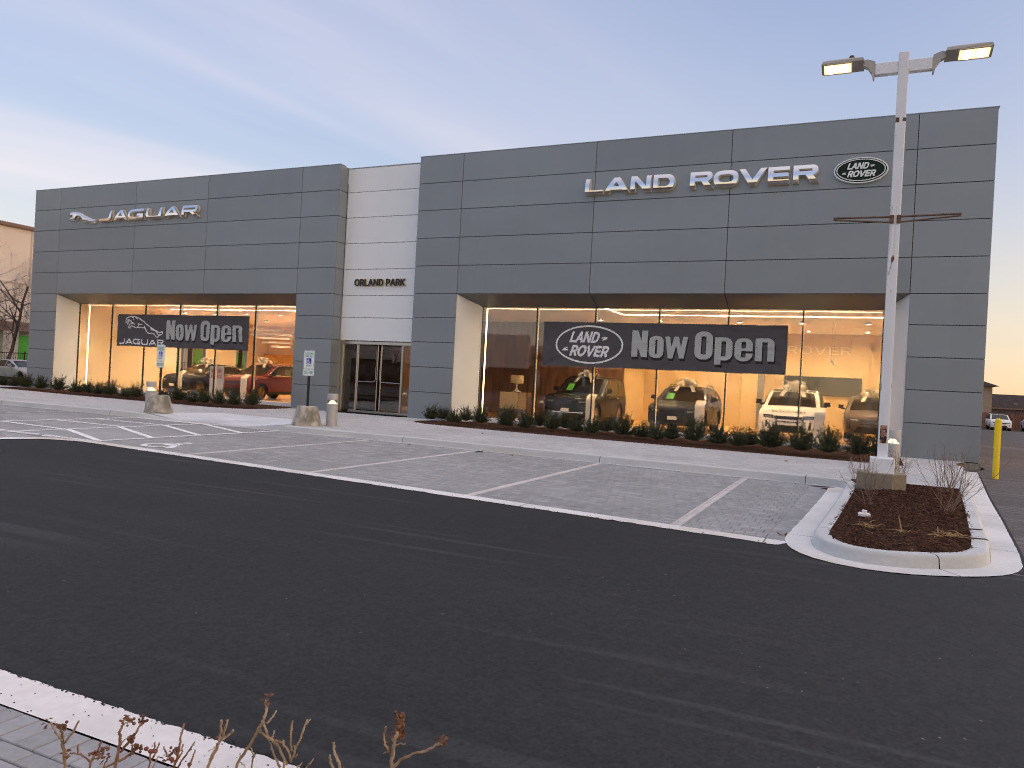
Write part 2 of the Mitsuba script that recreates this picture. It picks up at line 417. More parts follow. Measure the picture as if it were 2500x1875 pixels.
# plants
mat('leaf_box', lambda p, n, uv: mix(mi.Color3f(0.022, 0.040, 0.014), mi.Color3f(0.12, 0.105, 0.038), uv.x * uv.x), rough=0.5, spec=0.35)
mat('bark', lambda p, n, uv: mix(mi.Color3f(0.055, 0.042, 0.035), mi.Color3f(0.12, 0.095, 0.08), noise(p.x * 8, p.y * 8, p.z * 3)), rough=0.9, spec=0.15)
mat('twig_pale', lambda p, n, uv: mix(mi.Color3f(0.16, 0.10, 0.075), mi.Color3f(0.30, 0.21, 0.16), noise(p.x * 9, p.y * 9, p.z * 9)), rough=0.85, spec=0.15)
mat('rose_stem', lambda p, n, uv: mix(mi.Color3f(0.20, 0.13, 0.085), mi.Color3f(0.55, 0.43, 0.30), noise(p.x * 60, p.y * 60, p.z * 25)), rough=0.9, spec=0.1)
mat('rose_stem_red', lambda p, n, uv: mix(mi.Color3f(0.17, 0.08, 0.05), mi.Color3f(0.42, 0.27, 0.19), noise(p.x * 60, p.y * 60, p.z * 25)), rough=0.9, spec=0.1)
mat('dead_leaf', lambda p, n, uv: mix(mi.Color3f(0.075, 0.035, 0.02), mi.Color3f(0.26, 0.13, 0.075), noise(p.x * 70, p.y * 70, p.z * 70)), rough=0.7, spec=0.3)
mat('rose_hip', (0.20, 0.05, 0.025), rough=0.4)
mat('straw', var((0.42, 0.29, 0.13), 0.25, 30), rough=0.8)
mat('mulch', lambda p, n, uv: mix(mi.Color3f(0.035, 0.018, 0.013), mi.Color3f(0.09, 0.048, 0.034), fbm(p.x * 18, p.y * 18, 1, 3)), rough=0.95, spec=0.1, bump=lambda p, n, uv: fbm(p.x * 30, p.y * 30, 2, 3), bscale=0.03)
mat('mulch_chip', lambda p, n, uv: mix(mi.Color3f(0.034, 0.017, 0.012), mi.Color3f(0.185, 0.095, 0.062), uv.x * uv.x), rough=0.95, spec=0.1)


def glow(mesh, rgb, smooth=False):
    """a lit lamp surface"""
    s = P(mesh, 'black_satin', smooth=smooth)
    s['emitter'] = {'type': 'area', 'radiance': {'type': 'rgb', 'value': list(rgb)}}
    return s
# ------------------------------------------------------------------ the ground
def gz(y): return -0.0098 * np.clip(y, 0, 95)


def sheet(g, z, l=None, fn=None):
    """a ground sheet over polygon g following the fall of the land behind the building"""
    m = flat(g, 0.0)
    if l:
        v, f = trimesh.remesh.subdivide_to_size(m.vertices, m.faces, l, max_iter=14); m = tm(v, f)
    v = np.asarray(m.vertices).copy()
    v[:, 2] = z + gz(v[:, 1]) + (fn(v[:, 0], v[:, 1]) if fn else 0)
    return tm(v, m.faces)


def sheet_box(x0, x1, y0, y1, z):
    m = 0; ys = [y0] + [y for y in (0, 95) if y0 < y < y1] + [y1]
    v, f = [], []
    for y in ys: v += [[x0, y, z + gz(y)], [x1, y, z + gz(y)]]
    for k in range(len(ys) - 1):
        a = 2 * k; f += [[a, a + 1, a + 3], [a, a + 3, a + 2]]
    return tm(v, f)


struct('ground', sheet_box(-900, 900, -900, 1400, -0.12), 'soil')

KERB = [(-14, -7.75), (0, -7.62), (14, -7.5), (24, -7.45), (31, -7.72), (33.45, -7.83), (33.68, -7.90), (33.79, -8.02), (33.84, -8.25), (33.80, -9.5), (33.73, -11), (33.63, -13.0),
        (33.57, -14.0), (33.62, -14.4), (33.75, -14.66), (33.95, -14.78), (34.2, -14.74), (34.55, -14.55), (34.82, -14.33), (34.97, -14.05), (35.07, -13.2), (35.33, -10.23), (35.54, -7.57), (36.1, -1.45)]


def resample(pts, step):
    ls = LineString(pts); n = max(2, int(ls.length / step) + 1)
    return np.array([ls.interpolate(t, normalized=True).coords[0] for t in np.linspace(0, 1, n)])


def smooth_path(pts, step, it=2):
    p = resample(pts, step)
    for _ in range(it):
        p[1:-1] = 0.25 * p[:-2] + 0.5 * p[1:-1] + 0.25 * p[2:]
    return p


KP = smooth_path(KERB, 0.12)
_tt = np.gradient(KP, axis=0); _tt /= np.linalg.norm(_tt, axis=1, keepdims=True)
KN = np.column_stack([_tt[:, 1], -_tt[:, 0]])
ISL = (KP[:, 1] < -8.02) | (KP[:, 0] > 34.0)


def ramp_h(x): return np.interp(x, [14.9, 16.1, 18.7, 19.95], [1, 0.1, 0.1, 1])


KH = np.where(ISL, np.clip(0.15 - 0.02 * (33.9 - KP[:, 0] < 0.4), 0.13, 0.15), 0.15 * ramp_h(KP[:, 0]))
for _ in range(8): KH[1:-1] = 0.25 * KH[:-2] + 0.5 * KH[1:-1] + 0.25 * KH[2:]
KG = np.where(ISL, 0.27, 0.07)
for _ in range(3): KG[1:-1] = 0.25 * KG[:-2] + 0.5 * KG[1:-1] + 0.25 * KG[2:]


def kerb_off(d): return KP + KN * np.asarray(d).reshape(-1, 1) if np.ndim(d) else KP + KN * d


raised = Polygon(list(KP[::3]) + [tuple(KP[-1]), (36.15, -0.9), (36.6, 0.4), (30, 2), (-2.1, 2), (-2.1, -0.3), (-14, -0.3)]).buffer(0)
kerb_area = Polygon(list(kerb_off(0.17 + KG)[::3]) + [tuple(kerb_off(0.17 + KG)[-1]), (36.6, -0.5), (36.6, 2), (-14, 2)]).buffer(0)

# asphalt: new in front, older along the right side
JIT = np.random.default_rng(3)


def ragged(pts, step=0.12, amp=0.012):
    p = resample(pts, step); p[1:-1] += JIT.normal(0, amp, p[1:-1].shape); return [tuple(q) for q in p]


def rib(x): return -12.95 - 0.1 * (x - 20.2)


ribbon_in = [(20.05, rib(20.05)), (33.22, rib(33.22))]
# asphalt side edge of the flush concrete ribbon; it turns towards the viewer at its left end
rib_out = [(18.0, -17.0), (18.75, -14.9), (19.12, -13.9), (19.42, -13.42), (20.1, rib(20.1) - 0.27), (24, rib(24) - 0.27), (29, rib(29) - 0.27), (33.1, rib(33.1) - 0.27)]
rib_in = [(17.6, -17.0), (18.4, -14.9), (18.78, -13.8), (19.15, -13.2), (20.05, rib(20.05)), (24, rib(24)), (29, rib(29)), (33.22, rib(33.22))]
gut = kerb_off(0.17 + KG)
nose = [tuple(q) for q in gut[(gut[:, 1] < -14.1) & (gut[:, 0] < 35.35)]]
right_gut = [tuple(q) for q in gut[(gut[:, 0] > 35.2) & (gut[:, 1] > -14.6)]]
seam = [(35.42, -14.45), (36.1, -15.0), (37.2, -15.5), (39.5, -17.2), (44, -21.2), (60, -26)]
asph = Polygon(ragged(rib_out) + ragged(nose, 0.1) + ragged(seam, 0.15, 0.02) + [(60, -20.74)] + ragged([(60, -20.74), (36, -20.735), (25, -20.73), (2, -20.7), (-60, -20.7)], 0.1, 0.008)[1:] + [(-60, -17.0)]).buffer(0)
asph = asph.difference(kerb_area)
struct('asphalt_lot', flat(asph, 0.0), 'asphalt_new', label='dark fresh asphalt of the parking lot in front of the dealership')
old = Polygon([(35.42, -14.45)] + ragged(seam[1:], 0.15, 0.02) + [(90, -26), (90, 95), (36.9, 95), (36.9, 0)] + [(36.6, -1.0)] + ragged(right_gut[::-1], 0.1, 0.018)).buffer(0).difference(kerb_area.buffer(0.002))
struct('side_drive', sheet(old, 0.001, 3.0), 'asphalt_old', label='older brownish grey asphalt drive running back along the right side')
struct('left_lot', sheet_box(-60, -2.2, -0.3, 70, 0.002), 'asphalt_old')
struct('street_lot', sheet_box(-120, 120, -140, -26.0, -0.02), 'asphalt_old')
# tar line where old and new asphalt and the gutter meet
tar = LineString([tuple(q) for q in gut[(gut[:, 0] > 35.25) & (gut[:, 1] < -2.0)][::-1]] + seam[:4]).buffer(0.035)
struct('tar_seam', flat(tar, 0.007), 'asphalt_new')

# flush concrete ribbon
ribbon = Polygon(ragged(rib_out, 0.1, 0.010) + [(33.22, rib(33.22))] + rib_in[::-1]).buffer(0).difference(kerb_area)
rb = struct('concrete_ribbon', None, 'concrete_light', label='white flush concrete ribbon between the asphalt and the paved bays')
cuts = [16.0, 19.3, 22.9, 26.4, 29.9, 32.95, 34]
for a, b in zip(cuts, cuts[1:]):
    g = ribbon.intersection(sbox(a + 0.006, -18, b - 0.006, -5))
    if not g.is_empty: put(rb, 'segment', flat(g, 0.006), 'concrete_light')

# kerb, in cast segments with joints
kb = struct('kerb', None, 'concrete_kerb', label='pale concrete kerb round the sidewalk and the planted island')
gt = struct('gutter', None, 'concrete_light', label='flat concrete gutter pan along the kerb')
PROF = [(-0.02, 0.0, 1), (0.10, 0.0, 1), (0.125, -0.008, 1), (0.145, -0.03, 1), (0.16, 0.012, 0), (0.17, -0.04, 0)]


def sweep_kerb(i0, i1):
    n = i1 - i0
    rows = []
    for d, dz, k in PROF:
        hh = np.maximum(KH[i0:i1] + dz, 0.012) if k else np.full(n, dz)
        p = kerb_off(d)[i0:i1]
        rows.append(np.column_stack([p, hh]))
    v = np.stack(rows, 1); m = len(PROF)
    i, j = np.meshgrid(np.arange(n - 1), np.arange(m - 1), indexing='ij')
    q = np.stack([i * m + j, i * m + j + 1, (i + 1) * m + j + 1, (i + 1) * m + j], -1).reshape(-1, 4)
    f = np.vstack([q[:, [0, 1, 2]], q[:, [0, 2, 3]]])
    return tm(v.reshape(-1, 3), f)


def strip(a, b, z):
    n = len(a); v = np.vstack([np.column_stack([a, np.full(n, z)]), np.column_stack([b, np.full(n, z)])])
    k = np.arange(n - 1)
    return tm(v, np.vstack([np.column_stack([k, k + n, k + n + 1]), np.column_stack([k, k + n + 1, k + 1])]))


joints = [0]
for jx in (3.6, 8.6, 13.7, 18.75, 23.8, 28.86, 33.0):
    joints.append(int(np.argmin(np.abs(KP[:, 0] - jx) + 9 * (KP[:, 1] < -8))))
for jx, jy in ((33.58, -13.75), (34.55, -14.55), (35.08, -13.1), (35.36, -9.9), (35.62, -6.8), (35.86, -4.1)):
    joints.append(int(np.argmin(np.hypot(KP[:, 0] - jx, KP[:, 1] - jy))))
joints.append(len(KP) - 1)
for a, b in zip(joints, joints[1:]):
    m = sweep_kerb(a, b + 1)
    v = np.asarray(m.vertices)  # open the joint a little
    L = PROF.__len__()
    d = KP[min(a + 1, b)] - KP[a]; v[:L, :2] += d / np.linalg.norm(d) * 0.012
    put(kb, 'segment', tm(v, m.faces), 'concrete_kerb', smooth=50)
    g0, g1 = kerb_off(0.165)[a:b + 1], gut[a:b + 1].copy()
    g1[1:-1] += JIT.normal(0, 0.0025, g1[1:-1].shape)
    g0[0] += (d / np.linalg.norm(d) * 0.012); g1[0] += d / np.linalg.norm(d) * 0.012
    put(gt, 'segment', strip(g0, g1, 0.008), 'concrete_light')

# sidewalk with the dropped ramp
isl_pts = [tuple(q) for q in KP[ISL & (KP[:, 1] < -7.7)]]
island = Polygon(isl_pts + [(35.53, -7.66), (33.75, -7.72)]).buffer(0).buffer(-0.004)
beds_r = Polygon([(20.93, 0.0), (20.45, -0.4), (20.4, -1.5), (20.75, -2.1), (21.4, -2.5), (23, -2.75), (26, -2.95), (31, -3.18), (34.2, -3.3), (34.85, -3.25), (34.9, 0.0), (34.4, 1.0), (21.4, 1.0)])
beds_l = Polygon([(-0.28, 0), (-1.9, 0.02), (-1.95, -1.8), (0, -2.2), (4.85, -2.72), (10.7, -3.0), (13.0, -3.05), (14.0, -2.6), (14.15, -1.2), (13.87, 0.0), (13.3, 1.0), (0.1, 1.0)])
RAMP = Polygon([(14.85, -7.42), (15.6, -5.3), (19.25, -5.3), (20.0, -7.42)])
walk = raised.difference(unary_union([beds_r, beds_l, RAMP, island.buffer(0.01), sbox(33.5, -20, 36.5, -8.05), sbox(-2.1, 0.02, -0.3, 3), sbox(13.9, 0.03, 20.9, 3), sbox(34.95, 0.03, 37, 3)]))
struct('sidewalk', flat(walk, 0.15), 'walk_paver', label='pale unit paved sidewalk in front of the building')
N = 24
rv, rf = [], []
for j in range(9):
    t = j / 8; xl, xr = 14.85 + 0.75 * t, 20.0 - 0.75 * t; y = -7.45 + 2.15 * t
    for i in range(N + 1):
        u = i / N; xf = 14.85 + (20.0 - 14.85) * u
        rv.append([xl + (xr - xl) * u, y, 0.152 * (1 - (1 - t) * (1 - float(ramp_h(xf)))) + 0.001])
for j in range(8):
    for i in range(N):
        a = j * (N + 1) + i; rf += [[a, a + 1, a + N + 2], [a, a + N + 2, a + N + 1]]
struct('kerb_ramp', tm(rv, rf), 'concrete_ramp', smooth=True, label='smooth concrete ramp dropping from the sidewalk to the accessible bay')

# paved bays: unit pavers, each its own piece near the viewer
pave = Polygon([(7, -7.5)] + [tuple(q) for q in gut[(gut[:, 0] > 7) & ~ISL][::4]] + [(33.05, gut[~ISL][-1][1])] + [tuple(q) for q in gut[(gut[:, 1] < -8.6) & (gut[:, 0] < 33.6) & (gut[:, 1] > -14.25)][::3]] + [(33.22, rib(33.22))] + rib_in[::-1] + [(7, -17)]).buffer(0)
struct('bay_bedding', flat(pave.buffer(0.12), -0.014), 'joint_sand')
border = Polygon([(33.4, -7.5), (33.4, -14.6), (32.93, -14.6), (33.08, -8.3), (33.1, -7.5)]).intersection(pave)
bp = struct('paved_bays', None, 'paver_grey', label='grey unit pavers of the parking bays below the kerb')
for a, b in ((-14.6, -13.0), (-13.0, -11.4), (-11.4, -9.8), (-9.8, -7.0)):
    g = border.intersection(sbox(32, a + 0.004, 34, b - 0.004))
    put(bp, 'border_slab', flat(g.buffer(-0.003), 0.003), 'paver_grey')
LX = [22.94, 25.94, 28.95, 31.90]
lines = unary_union([Polygon([(x - 0.0625, -15), (x + 0.0625, -15), (x + 0.0625, -7.3), (x - 0.0625, -7.3)]) for x in LX])
field = pave.intersection(sbox(20.3, -15, 34, -7)).difference(unary_union([lines.buffer(0.004), border]))
struct('far_bays', flat(pave.intersection(sbox(5, -18, 20.3, -7)), 0.0), 'paver_grey')


def paver_top(g):
    """one paver from its outline: chamfered rim, flat top, short sides"""
    inner = g.buffer(-0.0035, join_style=2)
    if inner.is_empty or inner.geom_type != 'Polygon' or g.geom_type != 'Polygon': return None
    if len(inner.exterior.coords) != len(g.exterior.coords): return flat(g, 0.003)
    o = np.array(shapely.geometry.polygon.orient(g).exterior.coords)[:-1]; i = np.array(shapely.geometry.polygon.orient(inner).exterior.coords)[:-1]
    k = int(np.argmin(np.hypot(*(i - o[0]).T))); i = np.roll(i, -k, 0); n = len(o)
    v = np.vstack([np.column_stack([o, np.full(n, -0.02)]), np.column_stack([o, np.full(n, -0.002)]), np.column_stack([i, np.full(n, 0.004)])])
    f = []
    for a in (0, n):
        for j in range(n):
            q = (j + 1) % n; f += [[a + j, a + q, a + n + q], [a + j, a + n + q, a + n + j]]
    f += [[2 * n, 2 * n + j, 2 * n + j + 1] for j in range(1, n - 1)]
    return tm(v, f)


def grid_pavers(area, dx, dy, ox, oy, half, gap, seed):
    r = np.random.default_rng(seed); x0, y0, x1, y1 = area.bounds; out = []
    prep = shapely.prepared.prep(area); 
    j0, j1 = math.floor((y0 - oy) / dy), math.ceil((y1 - oy) / dy)
    for j in range(j0, j1):
        o = ox + (half * dx if j % 2 else 0)
        for i in range(math.floor((x0 - o) / dx), math.ceil((x1 - o) / dx)):
            ja = r.normal(0, 0.0012, 4)
            g = sbox(o + i * dx + gap + ja[0], oy + j * dy + gap + ja[1], o + (i + 1) * dx - gap + ja[2], oy + (j + 1) * dy - gap + ja[3])
            if not prep.intersects(g): continue
            if not prep.contains(g):
                g = g.intersection(area)
                if g.geom_type != 'Polygon' or g.area < 0.0012: continue
            m = paver_top(g)
            if m is None: continue
            m.vertices[:, 2] += r.normal(0, 0.0008)
            c = g.centroid
            out.append((math.hypot(c.x - EYE[0], c.y - EYE[1]), m, float(np.clip(r.normal(0.5, 0.22), 0, 1))))
    return sorted(out, key=lambda q: q[0])


def lay(parent, name, pavers, matname, most, stuff):
    for d, m, t in pavers[:most]:
        put(parent, name, m, matname, uv=tone_uv(m, t))
    rest = pavers[most:]
    if rest:
        m = cat([q[1] for q in rest]); uv = np.concatenate([np.full(len(q[1].vertices), q[2]) for q in rest])
        put(parent, stuff, m, matname, uv=np.column_stack([uv, 0 * uv]), kind='stuff')


lay(bp, 'paver', grid_pavers(field, 0.125, 0.25, 22.94 + 0.0625, -7.9, 0.5, 0.0022, 1), 'paver_grey', 300, 'far_pavers')
lp = grid_pavers(lines.intersection(pave), 0.125, 0.25, 22.94 - 0.0625, -7.8, 0, 0.004, 2)
lay(bp, 'line_paver', lp, 'paver_line', 90, 'far_line_pavers')

# foreground: flush ribbon, soldier course and running pavers at the lower left corner
fr = struct('front_ribbon', None, 'concrete_white', label='broad white concrete band in the lower left corner')
fx = [22.0, 27.2, 34.4, 41.0]
for a, b in zip(fx, fx[1:]):
    g = Polygon(ragged([(a + 0.006, -20.735), (b - 0.006, -20.735)], 0.03, 0.0035) + [(b - 0.006, -20.975), (a + 0.006, -20.975)])
    put(fr, 'segment', flat(g, 0.006), 'concrete_white')
struct('front_bedding', flat(sbox(20, -21.62, 42, -20.97), -0.014), 'joint_sand')
fp = struct('front_path', None, 'paver_fore', label='grey paver path edge in the lower left corner')
sold = grid_pavers(sbox(28.0, -21.168, 34.5, -20.978), 0.112, 0.19, 0.04, -21.168, 0, 0.0035, 5)
run = grid_pavers(sbox(28.0, -21.55, 34.5, -21.172), 0.205, 0.0945, 0.02, -21.172 - 0.0945 * 4, 0.5, 0.0035, 6)
lay(fp, 'paver', sorted([q for q in sold + run], key=lambda q: q[0]), 'paver_fore', 260, 'more_pavers')
struct('front_bed', sheet_box(5, 60, -26.0, -21.55, 0.02), 'mulch')

# painted markings on the far bays (each line is a sheet 4 mm up)
mk = struct('bay_markings', None, 'road_paint', label='white painted hatching beside the accessible bay')


def line(a, b, w=0.12, z=0.0085): return flat(LineString([a, b]).buffer(w / 2, cap_style=2), z)


put(mk, 'edge_line', line((17.42, -7.62), (17.62, -13.0)), 'road_paint')
put(mk, 'edge_line', line((20.05, -7.62), (20.16, -12.9)), 'road_paint')
put(mk, 'edge_line', line((14.85, -7.7), (15.05, -11.8)), 'road_paint')
for (a, b) in (((17.55, -7.75), (20.02, -8.93)), ((17.55, -9.03), (20.04, -10.28)), ((17.58, -10.38), (20.08, -11.58)), ((17.6, -11.74), (20.1, -12.85))):
    put(mk, 'stripe', line(a, b, 0.14), 'road_paint')
for (a, b) in (((14.9, -7.75), (17.38, -7.78)), ((14.93, -9.07), (17.4, -8.98)), ((14.98, -10.25), (17.45, -10.2)), ((15.1, -11.62), (17.5, -11.78))):
    put(mk, 'stripe', line(a, b, 0.13), 'road_paint')
put(mk, 'front_line', flat(Polygon([(15.0, -12.75), (20.05, -12.93), (20.05, -13.0), (19.4, -13.15), (15.0, -13.1)]), 0.009), 'road_paint_worn')
put(mk, 'stall_line', line((12.1, -7.8), (12.5, -13), 0.1), 'road_paint_worn')


def wheelchair(s):
    """the access symbol: a seated figure in a wheel, about s tall"""
    body = LineString([(0.42, 0.74), (0.40, 0.44), (0.66, 0.42), (0.80, 0.12), (0.92, 0.16)]).buffer(0.055, cap_style=2, join_style=1)
    arm = LineString([(0.42, 0.60), (0.62, 0.58)]).buffer(0.04, cap_style=2)
    ang = np.radians(np.linspace(95, 335, 30))
    wheel = LineString([(0.44 + 0.27 * math.cos(a), 0.29 + 0.27 * math.sin(a)) for a in ang]).buffer(0.05, cap_style=2)
    head = Point(0.42, 0.88).buffer(0.085)
    return affinity.scale(unary_union([body, arm, wheel, head]), s, s, origin=(0, 0))


ws = affinity.translate(affinity.rotate(affinity.scale(wheelchair(1.0), 1.15, 1.15, origin=(0, 0)), 0, origin=(0, 0)), 20.95, -12.85)
put(mk, 'access_symbol', flat(ws, 0.0085), 'road_paint', label='white painted wheelchair symbol on the pavers')

# planting beds
def bed(name, g, z, amp, label, seed, chips, lift=0.06):
    inner = g.buffer(-0.25)
    def fn(a, b, c):
        d = np.array([g.exterior.distance(Point(x, y)) for x, y in zip(a, b)])
        h = np.clip(d / 0.5, 0, 1)
        return np.column_stack([a, b, np.where(c > 0.01, z + lift * h + amp * (meshkit.fbm(np.column_stack([a * 3, b * 3, 0 * a]), 3, seed) - 0.5) * np.clip(d / 0.1, 0, 1), 0.0)])
    key = thing(name, label, 'mulch bed', kind='stuff')
    scene[key] = P(patch(g, 0.02, 0.3, fn), 'mulch', smooth=60)
    r = np.random.default_rng(seed); x0, y0, x1, y1 = g.bounds; vs, fs, uv = [], [], []; n = 0
    gg = g.buffer(0.015)
    pts_ = r.uniform([x0, y0], [x1, y1], (chips * 4, 2))
    pts_ = pts_[shapely.contains_xy(gg, pts_[:, 0], pts_[:, 1])][:chips]
    for x, y in pts_:
        d = g.exterior.distance(Point(x, y)); h = z + lift * min(d / 0.5, 1) + amp * (float(meshkit.fbm(np.array([x * 3, y * 3, 0.0]), 3, seed)) - 0.5) * min(d / 0.1, 1)
        l, w = r.uniform(0.02, 0.075), r.uniform(0.005, 0.013); a, t = r.uniform(0, 6.28), r.normal(0, 0.28)
        u = np.array([math.cos(a) * math.cos(t), math.sin(a) * math.cos(t), math.sin(t)]) * l / 2; q = np.array([-math.sin(a), math.cos(a), r.normal(0, .3)]) * w / 2
        c = np.array([x, y, h + 0.008 + abs(math.sin(t)) * l * 0.3])
        vs += [c - u - q, c + u - q, c + u + q, c - u + q, c + np.array([0, 0, 0.006])]
        fs += [[n, n + 1, n + 4], [n + 1, n + 2, n + 4], [n + 2, n + 3, n + 4], [n + 3, n, n + 4]]; uv += [r.uniform()] * 5; n += 5
    put(key, 'bark_chips', tm(vs, fs), 'mulch_chip', uv=np.column_stack([uv, 0 * np.array(uv)]), kind='stuff')
    return key


bed('island_mulch', island, 0.115, 0.05, 'dark brown bark mulch filling the kerbed island under the lamp post', 11, 9000)
bed('front_mulch', beds_r, 0.135, 0.03, 'dark bark mulch strip before the right showroom windows', 12, 2600, 0.03)
bed('front_mulch', beds_l, 0.135, 0.03, 'dark bark mulch strip before the left showroom windows', 13, 1200, 0.03)
# ------------------------------------------------------------------ the dealership building
B = thing('dealership_building', 'long dark grey panelled car showroom with two glazed portals and a white entrance bay', 'building')
XA = [-2.127, -0.278, 4.698, 8.954, 13.847, 15.639]
XR = [19.153, 20.918, 25.767, 30.011, 34.93, 36.768]
ZR = [9.477, 8.512, 7.545, 6.559, 5.575, 4.587, 3.744, 2.87, 1.984, 1.096, 0.14]
PR = np.random.default_rng(21)
GAP = 0.009


def panel(x0, x1, z0, z1, y, matname='panel_grey', part='cladding_panel'):
    m = cbox(x0 + GAP, x1 - GAP, y - 0.03 + PR.normal(0, .0006), y, z0 + GAP, z1 - GAP, 0.004)
    put(B, part, m, matname, uv=tone_uv(m, PR.uniform()))


def quad_panel(pts, thick, matname, part, inset=0.006):
    """a flat panel through four corners (counter-clockwise seen from outside), thickness behind it"""
    p = np.array(pts, float); c = p.mean(0)
    p = c + (p - c) * (1 - inset)
    n = np.cross(p[1] - p[0], p[3] - p[0]); n /= np.linalg.norm(n)
    v = np.vstack([p, p - n * thick])
    m = tm(v, [[0, 1, 2], [0, 2, 3], [4, 6, 5], [4, 7, 6], [0, 4, 5], [0, 5, 1], [1, 5, 6], [1, 6, 2], [2, 6, 7], [2, 7, 3], [3, 7, 4], [3, 4, 0]])
    return put(B, part, m, matname, uv=tone_uv(m, PR.uniform()))


def wing(X, il, ir, mull, nm):
    for r in range(5):
        for k in range(5):
            panel(X[k], X[k + 1], ZR[r + 1], ZR[r], 0.0)
    for r in range(5, 10):
        for k in (0, 4):
            panel(X[k], X[k + 1], ZR[r + 1], ZR[r], 0.0)
    # dark carcass behind the open joints
    put(B, 'backing', cat([box(X[0] + .03, X[5] - .03, 0.012, 0.33, ZR[5] + 0.012, ZR[0] - 0.03), box(X[0] + .03, X[1] - 0.02, 0.012, 0.5, 0.1, ZR[5] - 0.001), box(X[4] + 0.02, X[5] - .03, 0.012, 0.5, 0.1, ZR[5] - 0.001)]), 'backing_black')
    zi, yi = 4.24, 1.0
    # bevelled portal: white side reveals, sloping grey soffit
    quad_panel([[X[1], 0.004, 0.12], [il, yi, 0.12], [il, yi, zi], [X[1], 0.004, ZR[5] - 0.004]], 0.02, 'panel_white', 'side_reveal', 0.003)
    quad_panel([[ir, yi, 0.12], [X[4], 0.004, 0.12], [X[4], 0.004, ZR[5] - 0.004], [ir, yi, zi]], 0.02, 'panel_white', 'side_reveal', 0.003)
    xs = [X[1], X[2], X[3], X[4]]; xi = [il, X[2], X[3], ir]
    for k in range(3):
        quad_panel([[xi[k] + .006, yi, zi], [xi[k + 1] - .006, yi, zi], [xs[k + 1] - .006, 0.004, ZR[5] - .002], [xs[k] + .006, 0.004, ZR[5] - .002]], 0.02, 'panel_grey_shaded', 'soffit_panel', 0.002)
    put(B, 'window_head', box(il - 0.1, ir + 0.1, yi + 0.03, yi + 0.1, zi + 0.0, zi + 0.45), 'mullion_dark')
    put(B, 'sill', cbox(il, ir, yi - 0.13, yi + 0.12, 0.06, 0.30, 0.012), 'satin_white')
    e = [il] + mull + [ir]
    for a, b in zip(e, e[1:]):
        v = [[a + .012, yi + .03, 0.30], [b - .012, yi + .03, 0.30], [b - .012, yi + .03, zi], [a + .012, yi + .03, zi]]
        put(B, 'window_pane', tm(v, [[0, 1, 2], [0, 2, 3]]), 'glass_pane')
    for x in mull:
        put(B, 'mullion', box(x - .017, x + .017, yi + 0.0, yi + .06, 0.30, zi), 'mullion_dark')
        put(B, 'glass_fin', box(x + .022, x + .030, yi + .07, yi + .16, 0.30, zi - 0.02), 'wall_cream')
    for x in (il + .012, ir - .012):
        put(B, 'window_jamb', box(x - .012, x + .012, yi + 0.0, yi + .06, 0.30, zi), 'mullion_dark')


wing(XA, -0.065, 13.45, [2.2, 4.38, 6.53, 8.7, 10.85, 13.0], 'left')
wing(XR, 21.44, 34.36, [23.56, 25.68, 27.84, 30.02, 32.19], 'right')
# return wall of the left wing and white entrance bay
for r in range(10):
    m = cbox(XA[5] - 0.03, XA[5] - 0.0, 0.006, 0.5 if r < 7 else 0.62, ZR[r + 1] + GAP, ZR[r] - GAP, 0.003)
    put(B, 'return_panel', m, 'panel_grey', uv=tone_uv(m, PR.uniform()))
    m = cbox(XR[0], XR[0] + 0.03, 0.006, 0.5 if r < 7 else 0.62, ZR[r + 1] + GAP, ZR[r] - GAP, 0.003)
    put(B, 'return_panel', m, 'panel_grey', uv=tone_uv(m, PR.uniform()))
for r in range(7):
    panel(XA[5] + 0.02, XR[0] - 0.006, ZR[r + 1], ZR[r] - (0.05 if r == 0 else 0), 0.5, 'panel_white', 'white_panel')
put(B, 'bay_backing', box(XA[5] + .03, XR[0] - .02, 0.512, 0.56, 2.9, 9.38), 'backing_black')
put(B, 'coping', cat([cbox(XA[0] - .02, XA[5] + .01, -0.035, 0.3, 9.47, 9.50, 0.006), cbox(XR[0] - .01, XR[5] + .02, -0.035, 0.3, 9.47, 9.50, 0.006), box(XA[5] + .01, XR[0] - .01, 0.46, 0.7, 9.41, 9.45)]), 'panel_grey')
# storefront entrance
YD = 0.62
DZ0, DZ1 = 0.17, 2.84
put(B, 'door_header', cbox(15.66, 19.14, YD - 0.05, YD + 0.05, 2.74, 2.86, 0.006), 'steel_satin')
put(B, 'threshold', cbox(16.1, 19.14, YD - 0.05, YD + 0.05, 0.13, 0.24, 0.006), 'steel_satin')
put(B, 'corner_post', cbox(15.66, 15.76, YD - 0.05, YD + 0.05, 0.13, 2.74, 0.006), 'steel_satin')
for x in (16.40, 18.44):
    put(B, 'door_jamb', cbox(x - .02, x + .02, YD - .04, YD + .05, 0.24, 2.74, 0.005), 'steel_satin')


def pane(part, x0, x1, y, z0, z1):
    return put(B, part, tm([[x0, y, z0], [x1, y, z0], [x1, y, z1], [x0, y, z1]], [[0, 1, 2], [0, 2, 3]]), 'glass_pane')


